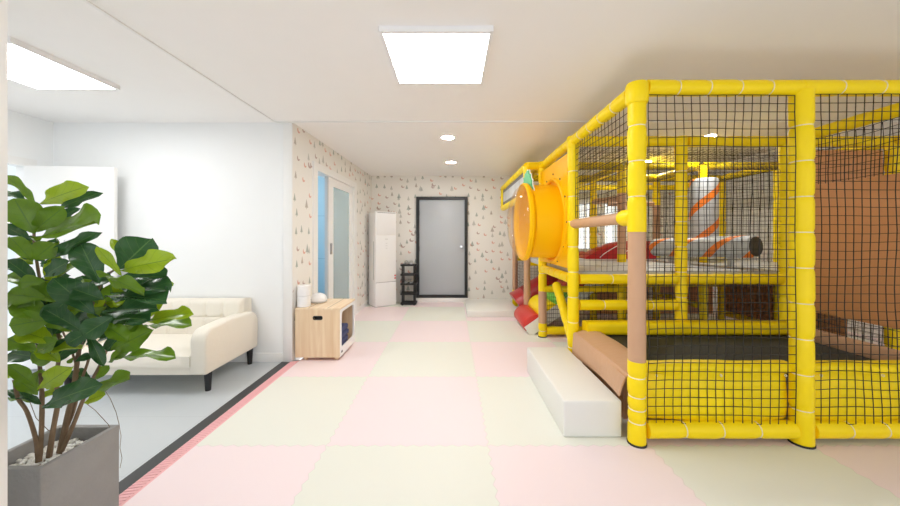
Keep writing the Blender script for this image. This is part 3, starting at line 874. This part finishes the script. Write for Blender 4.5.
# red soft hump on the platform
bm = bmesh.new(); L = []
for i in range(17):
    t = i / 16; x = 1.95 + 1.02 * t; h = .015 + .245 * math.sin(PI * min(1, t * 1.45) / 2) ** .75
    row = [bm.verts.new((x, 4.78, .966)), bm.verts.new((x, 4.80, .966 + h * .85)), bm.verts.new((x, 4.86, .966 + h)), bm.verts.new((x, 5.02, .966 + h)), bm.verts.new((x, 5.06, .966 + h * .9)), bm.verts.new((x, 5.07, .966))]
    L.append(row)
for a, b in zip(L, L[1:]):
    for k in range(6): bm.faces.new((a[k], a[(k + 1) % 6], b[(k + 1) % 6], b[k]))
bm.faces.new(L[0]); bm.faces.new(list(reversed(L[-1])))
hump = link('soft_hump', bm, 'crimson', root, ang=40)
for q in (0, .27):
    pts = [(2.15 + q + .45 * t, 4.787, .985 + .27 * t ** .8) for t in [i / 8 for i in range(9)]]
    pts = [p for p in pts if p[2] < 1.18]
    link('piping', tube_path(pts, .006, 6), 'white_edge', hump)

# ------------------------------------------------------------------ loose soft blocks
o = link('step_block', bx(.718, 1.097, 2.122, 3.155, 0, .237), 'white_vinyl', None, bevel=.012, seg=3)
tag(o, 'long white vinyl step block before the brown entrance cover of the play frame', 'step')
o = link('crash_mat', bx(.242, 1.08, 5.262, 6.27, 0, .104), 'white_vinyl', None, bevel=.012, seg=3)
tag(o, 'low square white mat on the floor in front of the far play frame end', 'mat')

# ------------------------------------------------------------------ sofa
sf = thing('sofa', 'cream two-seater sofa with black legs against the white wall', 'sofa', (-2.7, 3.1, -.018))
SX0, SX1 = -3.345, -2.015
YF, YK = 2.69, 3.40
def arm(x0, x1):
    pts = [(YF, .165), (YF + .02, .155), (YK + .02, .155)] + arc2(YK - .10, .41, .13, 0, 78, 8) + [(YF + .30, .542)] + arc2(YF + .10, .43, .10, 88, 180, 8)
    bm = bmesh.new(); prism(bm, pts, 'x', x0, x1)
    return link('armrest', bm, 'cream', sf, bevel=.022, seg=3, ang=50)
arm(SX1 - .135, SX1); arm(SX0, SX0 + .135)
link('base', bx(SX0 + .13, SX1 - .13, YF + .02, YK, .150, .225), 'cream', sf, bevel=.012)
# seat cushion, slightly domed
def cushion(x0, x1, y0, y1, z0, z1):
    bm = bmesh.new(); nx, ny = 18, 10
    top, bot = [], []
    for i in range(nx + 1):
        rt, rb = [], []
        for j in range(ny + 1):
            a, b = i / nx, j / ny
            ex = 1 - (2 * a - 1) ** 8; ey = 1 - (2 * b - 1) ** 6
            x, y = x0 + (x1 - x0) * a, y0 + (y1 - y0) * b
            rt.append(bm.verts.new((x, y, z0 + (z1 - z0) * (.62 + .38 * ex * ey) + .012 * math.sin(PI * a) * math.sin(PI * b))))
            rb.append(bm.verts.new((x, y, z0)))
        top.append(rt); bot.append(rb)
    for g_ in (top, bot):
        for i in range(nx):
            for j in range(ny): bm.faces.new((g_[i][j], g_[i + 1][j], g_[i + 1][j + 1], g_[i][j + 1]))
    for i in range(nx):
        bm.faces.new((top[i][0], top[i + 1][0], bot[i + 1][0], bot[i][0])); bm.faces.new((top[i][ny], top[i + 1][ny], bot[i + 1][ny], bot[i][ny]))
    for j in range(ny):
        bm.faces.new((top[0][j], top[0][j + 1], bot[0][j + 1], bot[0][j])); bm.faces.new((top[nx][j], top[nx][j + 1], bot[nx][j + 1], bot[nx][j]))
    return bm
link('seat_cushion', cushion(SX0 + .137, SX1 - .137, YF + .005, YK - .17, .222, .365), 'cream', sf, ang=55)
# tufted backrest
bm = bmesh.new()
bx0, bx1 = SX0 + .05, SX1 - .075
nx, nz = 96, 30; L = []
ncol = 7
for i in range(nx + 1):
    a = i / nx; x = bx0 + (bx1 - bx0) * a; row = []
    seam = min(abs(a - q / ncol) for q in range(1, ncol)) * (bx1 - bx0)
    for j in range(nz + 1):
        b = j / nz; z = .30 + .375 * b
        y = 3.205 + .055 * b
        d = .012 * math.exp(-(seam / .010) ** 2) * (1 if 0.02 < a < .98 else 0)
        d += .010 * math.exp(-((z - .50) / .010) ** 2)
        d += .012 * math.exp(-(seam / .02) ** 2 - ((z - .50) / .02) ** 2)
        rz = max(0, b - .86) / .14; d += .05 * (1 - math.sqrt(max(0, 1 - rz * rz)))
        re = max(0, .03 - min(a, 1 - a)) / .03; d += .035 * (1 - math.sqrt(max(0, 1 - re * re)))
        row.append(bm.verts.new((x, y + d, z)))
    L.append(row)
for a, b in zip(L, L[1:]):
    for j in range(nz): bm.faces.new((a[j], b[j], b[j + 1], a[j + 1]))
back = [[bm.verts.new((r[0].co.x, 3.43, .30)), bm.verts.new((r[0].co.x, 3.43, .655))] for r in L]
for i in range(nx):
    bm.faces.new((back[i][0], back[i][1], back[i + 1][1], back[i + 1][0]))
    bm.faces.new((L[i][nz], L[i + 1][nz], back[i + 1][1], back[i][1]))
    bm.faces.new((L[i][0], back[i][0], back[i + 1][0], L[i + 1][0]))
bm.faces.new(L[0] + [back[0][1], back[0][0]]); bm.faces.new(L[nx] + [back[nx][1], back[nx][0]])
link('backrest', bm, 'cream', sf, ang=60)
for x in (SX0 + .07, SX1 - .068):
    for y in (YF + .12, YK - .01):
        bm = rings(bmesh.new(), [((x, y, -.018), .021), ((x, y, -.010), .022), ((x, y, .160), .032)], 14)
        link('leg', bm, 'leg', sf)

# ------------------------------------------------------------------ wooden cabinet
cb = thing('cabinet', 'low pale wooden cabinet with a white-framed open side', 'cabinet', (-1.4, 3.7, 0))
cx0, cx1, cy0, cy1, cz0, cz1 = -1.632, -1.168, 3.425, 3.95, .035, .548
outer = rrect(cx0, cx1, cz0, cz1 - .02, .004, 1)
hole = rrect(-1.445, -1.350, .430, .464, .016, 1)
link('front_panel', ringplate(bmesh.new(), outer, hole, 'y', cy0, cy0 + .018), 'wood', cb, smooth=False)
link('grip_liner', ringplate(bmesh.new(), rrect(-1.449, -1.346, .426, .468, .018, 3), rrect(-1.441, -1.354, .434, .460, .012, 3), 'y', cy0 - .003, cy0 + .02), 'black_pl', cb)
link('grip_back', bx(-1.455, -1.34, cy0 + .03, cy0 + .035, .42, .475), 'black_pl', cb, smooth=False)
link('back_panel', bx(cx0, cx1, cy1 - .018, cy1, cz0, cz1 - .02), 'wood', cb, smooth=False)
link('side_panel', bx(cx0, cx0 + .018, cy0 + .018, cy1 - .018, cz0, cz1 - .02), 'wood', cb, smooth=False)
link('floor_panel', bx(cx0 + .018, cx1 - .014, cy0 + .018, cy1 - .018, cz0, cz0 + .018), 'wood', cb, smooth=False)
tp = link('top_panel', bx(cx0, cx1 + .004, cy0 - .004, cy1 + .006, cz1 - .02, cz1), 'wood_top', cb, bevel=.004)
for x in (-1.50, -1.30): link('groove', bx(x, x + .005, cy0, cy1, cz1, cz1 + .0008), 'bark', tp, smooth=False)
wf = link('white_frame', ringplate(bmesh.new(), rrect(cy0 + .002, cy1 - .002, cz0, cz1 - .021, .004, 6), rrect(cy0 + .05, cy1 - .045, cz0 + .085, cz1 - .05, .045, 6), 'x', cx1 - .013, cx1 + .003), 'white_pl', cb, ang=30)
link('label_plate', bx(cx1 + .003, cx1 + .005, cy0 + .04, cy0 + .075, cz0 + .035, cz0 + .055), 'black_pl', wf, smooth=False)
for x in (cx0 + .09, cx1 - .05):
    for y in (cy0 + .05, cy1 - .05): link('leg', rings(bmesh.new(), [((x, y, 0), .018), ((x, y, .036), .024)], 12), 'wood', cb)
for k in range(4):
    o = link('folded_cloth', bx(-1.52 + .008 * (k % 2), -1.192 + .006 * ((k + 1) % 2), 3.46, 3.80 - .01 * (k % 2), cz0 + .019 + .063 * k, cz0 + .080 + .063 * k), 'navy', None, bevel=.02, seg=3)
    tag(o, 'folded navy cloth in the stack inside the wooden cabinet', 'cloth', 'folded navy cloths')
def canister(z, label):
    o = link('canister', bmesh.new() if False else lathe(bmesh.new(), [(0, 0), (.064, 0), (.067, .004), (.067, .108), (.064, .113), (0, .1135)], (-1.583, 3.520, z), n=30), 'white_pl', None, ang=30)
    tag(o, label, 'canister')
    link('base_ring', torus(bmesh.new(), (-1.583, 3.52, z + .004), (0, 0, 1), .0655, .003, 30, 6), 'palegrey', o)
canister(cz1 + .0005, 'white cylinder canister standing directly on the wooden cabinet')
canister(cz1 + .1145, 'white cylinder canister stacked on top of the other one')
hm = thing('lidded_pot', 'white domed pot with dark spout marks on the wooden cabinet', 'pot', (-1.515, 3.735, cz1))
link('body', lathe(bmesh.new(), [(0, .001), (.075, .001), (.088, .012), (.092, .035), (.085, .062), (.065, .088), (.035, .103), (0, .107)], (-1.515, 3.735, cz1), n=32), 'white_pl', hm)
link('rim_band', lathe(bmesh.new(), [(.090, .010), (.0945, .014), (.0945, .020), (.091, .024)], (-1.515, 3.735, cz1), n=32), 'lightgrey', hm)
bm = rings(bmesh.new(), [((-1.572, 3.665, cz1 + .040), .012), ((-1.590, 3.648, cz1 + .042), .012)], 10)
link('knob', bm, 'seamgrey', hm)
link('button', lathe(bmesh.new(), [(.012, .104), (.010, .112), (0, .113)], (-1.515, 3.735, cz1)), 'lightgrey', hm)

# ------------------------------------------------------------------ floor-standing air conditioner
A36 = R(36)
ac = thing('air_conditioner', 'tall white floor-standing air conditioner in the corner by the black rack', 'air conditioner', (-1.385, 5.94, 0))
def acp(nm, bm, m, **k):
    o = link(nm, bm, m, None, **k); o.parent = ac; return o
body = acp('body', bx(0, .42, 0, .33, .012, 1.75), 'white_pl', bevel=.02, seg=3)
acp('base_plinth', bx(.01, .41, .01, .32, 0, .014), 'lightgrey', smooth=False)
acp('upper_panel', bx(.035, .40, -.006, .004, 1.32, 1.72), 'white_pl', bevel=.004)
acp('front_panel', bx(.012, .408, -.004, .004, .455, 1.305), 'white_pl', bevel=.003)
acp('lower_panel', bx(.012, .408, -.004, .004, .035, .447), 'white_pl', bevel=.003)
acp('seam', bx(.01, .41, -.002, .003, .447, .455), 'seamgrey', smooth=False)
acp('vent_slot', bx(.04, .395, -.0065, -.002, 1.722, 1.732), 'seamgrey', smooth=False)
for k in range(3):
    acp('control_key', bx(.20, .235, -.0065, -.004, 1.07 + .045 * k, 1.080 + .045 * k), 'palegrey', smooth=False)
acp('display', bx(.19, .245, -.0065, -.004, 1.235, 1.25), 'palegrey', smooth=False)
acp('sticker', bx(.375, .405, -.0065, -.004, .55, .575), 'red', smooth=False)
acp('sticker', bx(.375, .405, -.0065, -.004, .50, .525), 'red', smooth=False)
acp('side_vent', bx(-.004, .002, .06, .09, .5, 1.2), 'lightgrey', smooth=False)
ac.rotation_euler = (0, 0, A36)

# ------------------------------------------------------------------ shoe rack and slippers
rk = thing('shoe_rack', 'narrow black five-tier shoe rack beside the grey door', 'shoe rack', (-.82, 6.28, 0))
rx0, rx1, ry0, ry1 = -.968, -.672, 6.15, 6.40
for x in (rx0 + .015, rx1 - .06):
    for y in (ry0 + .02, ry1 - .02):
        link('post', rings(bmesh.new(), [((x + .02, y, 0), .014), ((x + .02, y, .76), .014)], 10), 'black_pl', rk)
TZ = [.045, .225, .41, .585, .765]
for z in TZ:
    bm = bmesh.new()
    ringplate(bm, rrect(rx0, rx1, ry0, ry1, .02, 3), rrect(rx0 + .02, rx1 - .02, ry0 + .02, ry1 - .02, .01, 3), 'z', z - .03, z)
    for k in range(7): box(bm, rx0 + .015, rx1 - .015, ry0 + .024 + .03 * k, ry0 + .042 + .03 * k, z - .010, z - .002)
    link('shelf', bm, 'black_pl', rk, smooth=False)
def slipper(x, y, z, m, label, grp, rot):
    t = thing('slipper', label, 'shoe', (x, y, z), grp)
    pts = [(.032 * (1 + .25 * math.sin(a)) * math.cos(a), .115 * math.sin(a)) for a in [2 * PI * i / 20 for i in range(20)]]
    a = link('sole', prism(bmesh.new(), pts, 'z', 0.001, .022), m, None, bevel=.004); a.parent = t
    bm = bmesh.new(); L = []
    for i in range(7):
        f = i / 6
        L.append([bm.verts.new((-.041 * math.cos(PI * k / 8) * (1 - .25 * f), -.01 + .09 * f, .020 + (.045 - .02 * f) * math.sin(PI * k / 8))) for k in range(9)])
    for p, q in zip(L, L[1:]):
        for k in range(8): bm.faces.new((p[k], p[k + 1], q[k + 1], q[k]))
    b = link('upper', bm, m, None); b.parent = t
    t.rotation_euler = (0, 0, rot)
for dx in (0, .10):
    slipper(-.872 + dx * .95, 6.28, .767, 'seamgrey' if dx == 0 else 'lightgrey', 'dark grey slipper on the top tier of the black rack' if dx == 0 else 'pale grey slipper on the top tier of the black rack', None, .1)
    slipper(-.870 + dx * .95, 6.28, .412, 'lightgrey', 'pale grey slipper on the middle tier of the black rack', 'slippers on the middle tier', -.05)

# ------------------------------------------------------------------ potted fiddle-leaf fig
PX0, PX1, PY0, PY1, PZ = -1.765, -1.497, 1.196, 1.482, .452
pl = thing('potted_fig', 'potted fiddle-leaf fig in a square grey concrete planter', 'plant', (-1.63, 1.34, 0))
bm = bmesh.new()
tw = .022
def ringpts(x0, x1, y0, y1, z): return [bm.verts.new(p) for p in ((x0, y0, z), (x1, y0, z), (x1, y1, z), (x0, y1, z))]
R0 = ringpts(PX0, PX1, PY0, PY1, .003); R1 = ringpts(PX0, PX1, PY0, PY1, PZ)
R2 = ringpts(PX0 + tw, PX1 - tw, PY0 + tw, PY1 - tw, PZ); R3 = ringpts(PX0 + tw, PX1 - tw, PY0 + tw, PY1 - tw, PZ - .10)
for a, b in ((R0, R1), (R1, R2), (R2, R3)):
    for k in range(4): bm.faces.new((a[k], a[(k + 1) % 4], b[(k + 1) % 4], b[k]))
bm.faces.new(R0); bm.faces.new(R3)
link('planter', bm, 'concrete', pl, bevel=.004)
bm = bmesh.new()
for k in range(420):
    x = random.uniform(PX0 + tw + .01, PX1 - tw - .01); y = random.uniform(PY0 + tw + .01, PY1 - tw - .01)
    s = random.uniform(.006, .011)
    mt = Matrix.Translation((x, y, PZ - .060 + random.uniform(-.006, .012))) @ Matrix.Rotation(random.uniform(0, 6), 4, 'Z') @ Matrix.Diagonal((s * random.uniform(.9, 1.5), s, s * .75, 1))
    bmesh.ops.create_icosphere(bm, subdivisions=1, radius=1, matrix=mt)
o = link('pebbles', bm, 'pebble', pl, ang=80); o['kind'] = 'stuff'
link('soil', bx(PX0 + tw, PX1 - tw, PY0 + tw, PY1 - tw, PZ - .1, PZ - .062), 'bark', pl, smooth=False)

def at(px, py, y):       # point of the plant where it stands, given its depth
    return Vector(((px - 452) / 329 * y, y, 1.30 + (236 - py) / 329 * y))
def stem(pts, r0, r1):
    P = [at(*p) for p in pts]
    Q = []
    for i in range(len(P) - 1):
        for k in range(4):
            t = k / 4; p0, p1, p2, p3 = P[max(i - 1, 0)], P[i], P[i + 1], P[min(i + 2, len(P) - 1)]
            Q.append(0.5 * ((2 * p1) + (p2 - p0) * t + (2 * p0 - 5 * p1 + 4 * p2 - p3) * t * t + (3 * p1 - p0 - 3 * p2 + p3) * t ** 3))
    Q.append(P[-1])
    n_ = len(Q)
    path = [(q, r0 + (r1 - r0) * i / (n_ - 1) + .0008 * noise.noise(q * 60)) for i, q in enumerate(Q)]
    return link('stem', rings(bmesh.new(), path, 9), 'bark', pl)
stem([(38, 462, 1.27), (36, 440, 1.27), (27, 412, 1.26), (18, 398, 1.25), (14, 380, 1.24)], .0075, .005)
stem([(39, 462, 1.27), (41, 440, 1.28), (42, 405, 1.28), (41, 380, 1.31), (38, 340, 1.34), (44, 305, 1.34), (38, 270, 1.32), (34, 235, 1.29), (36, 205, 1.28)], .008, .004)
stem([(49, 457, 1.30), (53, 430, 1.30), (58, 400, 1.31), (56, 378, 1.31), (60, 345, 1.32), (53, 318, 1.33), (46, 300, 1.33), (40, 280, 1.33)], .009, .004)
stem([(60, 452, 1.36), (68, 415, 1.36), (73, 395, 1.36), (76, 370, 1.36), (80, 345, 1.36), (86, 325, 1.35), (94, 300, 1.35), (104, 278, 1.35), (118, 268, 1.35)], .011, .004)
stem([(61, 453, 1.36), (72, 428, 1.36), (83, 400, 1.37), (92, 380, 1.38), (100, 365, 1.40), (110, 345, 1.40), (124, 332, 1.40), (140, 325, 1.40)], .008, .0035)
stem([(68, 425, 1.365), (74, 410, 1.37), (80, 385, 1.37), (90, 355, 1.38), (98, 320, 1.40), (110, 295, 1.40)], .006, .004)
stem([(78, 372, 1.36), (72, 352, 1.36), (62, 330, 1.36)], .005, .003)
# thin dry aerial roots trailing over the planter's edge
def root_thread(pts): return link('aerial_root', tube_path([at(*p) for p in pts], .0011, 5), 'bark', pl)
root_thread([(103, 388, 1.40), (110, 398, 1.42), (116, 412, 1.45), (119, 424, 1.495), (121, 436, 1.50), (120, 448, 1.50), (122, 458, 1.50), (120, 468, 1.50)])
root_thread([(84, 402, 1.36), (95, 410, 1.40), (108, 424, 1.44), (114, 436, 1.499), (116, 446, 1.499)])
root_thread([(30, 402, 1.26), (36, 418, 1.28), (48, 430, 1.32), (54, 433, 1.36)])

LV = []
lb = {k: bmesh.new() for k in ('d', 'm', 'l')}
leafbm = bmesh.new(); uvl = leafbm.loops.layers.uv.new('uv')
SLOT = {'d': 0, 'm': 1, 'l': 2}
def leaf(b, t, wpx, c, face=0.8, dep=1.32, dd=0.0, fold=0.32, droop=0.12, roll_=0.0):
    """b, t: base and tip of the blade; wpx its apparent width; face: 1 turned to the room, 0 lying flat; dd: how far the tip comes nearer"""
    B = at(b[0], b[1], dep); T = at(t[0], t[1], dep - dd)
    ax = T - B; Ln = ax.length; ax.normalize()
    view = (Vector((0, 0, 1.3)) - B).normalized(); up = Vector((0.15, 0.1, 1))
    nrm = view * face + up * (1 - face)
    nrm = (nrm - ax * nrm.dot(ax)).normalized()
    if roll_: nrm = Matrix.Rotation(R(roll_), 3, ax) @ nrm
    sd = ax.cross(nrm).normalized()
    def pj(p): return Vector((p.x / p.y * 329, -(p.z - 1.3) / p.y * 329))
    mid_ = B + ax * Ln * .55
    a2 = (pj(mid_ + ax * .01) - pj(mid_ - ax * .01)).normalized()
    s2 = (pj(mid_ + sd * .005) - pj(mid_ - sd * .005)) / .01
    per = abs(s2.x * a2.y - s2.y * a2.x)
    W = min(wpx * .56 / max(per, 40), Ln * .40)
    nl, nw = 14, 8; G = []
    ph = random.uniform(0, 6)
    for i in range(nl + 1):
        v = i / nl
        wv_ = (math.sin(PI * min(1, v ** 1.25)) ** .62) * (.62 + .50 * v) if 0 < v < 1 else 0
        wv_ *= 1 - .10 * math.exp(-((v - .38) / .1) ** 2)
        row = []
        for j in range(nw + 1):
            s = 2 * j / nw - 1
            wave = .075 * Ln * math.sin(v * 13 + ph + (2 if s > 0 else 0)) * abs(s) ** 2
            q = B + ax * (Ln * v) + sd * (W * wv_ * s) + nrm * (fold * W * abs(s) ** 1.4 * wv_ + wave * .6 - droop * Ln * (v - .3) ** 2)
            row.append((leafbm.verts.new(q), s * .5 + .5, v))
        G.append(row)
    for i in range(nl):
        for j in range(nw):
            q = (G[i][j], G[i][j + 1], G[i + 1][j + 1], G[i + 1][j])
            f = leafbm.faces.new([a[0] for a in q]); f.material_index = SLOT[c]; f.smooth = True
            for lp_, a in zip(f.loops, q): lp_[uvl].uv = (a[1], a[2])
# upper left crown
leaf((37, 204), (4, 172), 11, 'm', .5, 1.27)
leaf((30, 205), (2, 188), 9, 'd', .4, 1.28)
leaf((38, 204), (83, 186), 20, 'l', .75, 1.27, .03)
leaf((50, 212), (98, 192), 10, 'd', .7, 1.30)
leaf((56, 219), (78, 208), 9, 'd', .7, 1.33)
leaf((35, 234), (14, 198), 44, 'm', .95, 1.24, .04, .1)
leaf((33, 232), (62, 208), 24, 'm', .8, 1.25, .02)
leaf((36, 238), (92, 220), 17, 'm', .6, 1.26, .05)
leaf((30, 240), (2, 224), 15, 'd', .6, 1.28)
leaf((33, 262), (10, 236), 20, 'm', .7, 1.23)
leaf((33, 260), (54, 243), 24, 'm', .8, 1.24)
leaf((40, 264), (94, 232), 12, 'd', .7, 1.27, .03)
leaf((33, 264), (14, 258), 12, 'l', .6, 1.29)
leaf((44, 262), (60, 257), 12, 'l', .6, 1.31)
# middle left
leaf((38, 284), (6, 258), 18, 'd', .55, 1.25)
leaf((38, 286), (6, 274), 18, 'm', .6, 1.27)
leaf((48, 288), (55, 256), 18, 'l', .95, 1.31)
leaf((52, 284), (80, 261), 7, 'm', .4, 1.33)
leaf((46, 298), (6, 294), 30, 'm', .8, 1.25, .04)
leaf((36, 306), (8, 300), 22, 'm', .75, 1.23)
leaf((46, 300), (60, 290), 14, 'l', .6, 1.35)
leaf((50, 306), (74, 310), 18, 'l', .75, 1.35)
leaf((56, 318), (8, 326), 32, 'm', .85, 1.24, .05, .15)
leaf((36, 350), (6, 338), 26, 'm', .75, 1.22, .02)
leaf((36, 352), (56, 341), 18, 'm', .7, 1.23)
leaf((40, 358), (9, 352), 26, 'd', .75, 1.26)
leaf((56, 362), (70, 338), 30, 'd', .85, 1.28)
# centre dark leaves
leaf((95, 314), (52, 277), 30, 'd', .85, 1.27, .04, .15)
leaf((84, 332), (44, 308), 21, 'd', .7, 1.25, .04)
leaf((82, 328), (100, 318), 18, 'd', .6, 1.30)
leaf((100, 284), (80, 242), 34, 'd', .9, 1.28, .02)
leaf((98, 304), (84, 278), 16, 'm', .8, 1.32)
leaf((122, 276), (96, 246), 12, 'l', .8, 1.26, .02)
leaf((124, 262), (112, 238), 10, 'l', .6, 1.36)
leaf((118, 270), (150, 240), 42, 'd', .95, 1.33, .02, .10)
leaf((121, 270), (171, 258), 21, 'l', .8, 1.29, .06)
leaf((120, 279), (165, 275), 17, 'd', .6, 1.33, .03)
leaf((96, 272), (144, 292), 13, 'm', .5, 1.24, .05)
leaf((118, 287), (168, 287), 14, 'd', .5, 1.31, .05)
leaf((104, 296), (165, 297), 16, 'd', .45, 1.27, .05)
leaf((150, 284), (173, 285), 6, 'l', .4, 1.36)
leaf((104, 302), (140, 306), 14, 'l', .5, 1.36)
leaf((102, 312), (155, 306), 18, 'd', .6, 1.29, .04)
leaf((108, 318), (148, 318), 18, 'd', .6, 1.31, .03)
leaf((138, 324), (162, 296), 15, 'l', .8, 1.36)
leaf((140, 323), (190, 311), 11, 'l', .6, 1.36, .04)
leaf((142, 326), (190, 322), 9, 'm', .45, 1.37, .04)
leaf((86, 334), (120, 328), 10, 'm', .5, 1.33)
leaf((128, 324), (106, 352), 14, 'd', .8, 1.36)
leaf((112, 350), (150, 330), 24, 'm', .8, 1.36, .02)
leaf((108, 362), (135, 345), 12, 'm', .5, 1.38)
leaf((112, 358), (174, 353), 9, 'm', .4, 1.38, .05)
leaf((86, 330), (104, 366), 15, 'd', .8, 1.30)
# lower leaves
leaf((38, 388), (8, 364), 18, 'm', .7, 1.22, .03)
leaf((39, 389), (69, 368), 20, 'l', .85, 1.22, .02)
leaf((30, 352), (82, 346), 7, 'l', .35, 1.25)
leaf((42, 404), (6, 388), 13, 'd', .5, 1.26)
leaf((39, 402), (9, 396), 9, 'm', .4, 1.28)
leaf((24, 378), (10, 372), 20, 'l', .7, 1.29)
leaf((40, 407), (96, 384), 21, 'd', .75, 1.25, .03)
leaf((40, 394), (58, 392), 10, 'l', .6, 1.33)
leaf((84, 402), (104, 394), 14, 'l', .6, 1.36)
leaf((93, 388), (128, 378), 14, 'm', .6, 1.37, .03)
leaf((92, 382), (70, 370), 14, 'd', .7, 1.38)
leaf((94, 380), (108, 366), 10, 'm', .7, 1.40)
for a_ in (((50, 322), (14, 302), 26, 'm'), ((54, 342), (18, 330), 24, 'l'), ((58, 302), (28, 286), 22, 'm'), ((60, 345), (32, 364), 18, 'm'), ((70, 298), (44, 320), 20, 'd'),
           ((104, 300), (72, 288), 22, 'd'), ((72, 332), (46, 316), 18, 'm'), ((114, 316), (82, 336), 22, 'd'), ((60, 362), (38, 346), 20, 'l'), ((44, 276), (66, 262), 16, 'd'),
           ((46, 282), (18, 282), 20, 'm'), ((92, 330), (66, 344), 20, 'd'), ((100, 322), (128, 340), 18, 'm'), ((38, 395), (16, 378), 18, 'm')):
    leaf(*a_, .75, 1.26 + random.uniform(-.02, .03), .03)
# more leaves in the thick of the crown
random.seed(23)
for (x0, y0, n_, dx) in ((38, 300, 9, 30), (44, 345, 8, 26), (60, 320, 7, 30), (92, 320, 9, 34), (84, 290, 6, 26), (110, 300, 8, 30), (38, 255, 8, 26), (36, 225, 6, 24), (118, 330, 5, 28), (40, 385, 5, 22), (70, 355, 4, 20)):
    for k in range(n_):
        a = 2 * PI * k / n_ + random.uniform(-.5, .5)
        bx_, by_ = x0 + random.uniform(-8, 8), y0 + random.uniform(-8, 8)
        L_ = random.uniform(.7, 1.0) * dx
        leaf((bx_, by_), (bx_ + L_ * math.cos(a) * 1.15, by_ - L_ * math.sin(a) * .6 - 5), random.uniform(14, 24), random.choice('ddmdml' if k % 2 else 'ddm'),
             random.uniform(.35, .9), 1.36 + random.uniform(-.05, .05), random.uniform(-.04, .05), roll_=random.uniform(-25, 25))
me_ob = link('foliage', leafbm, ['leaf_dark', 'leaf_mid', 'leaf_backlit'], pl, ang=80)
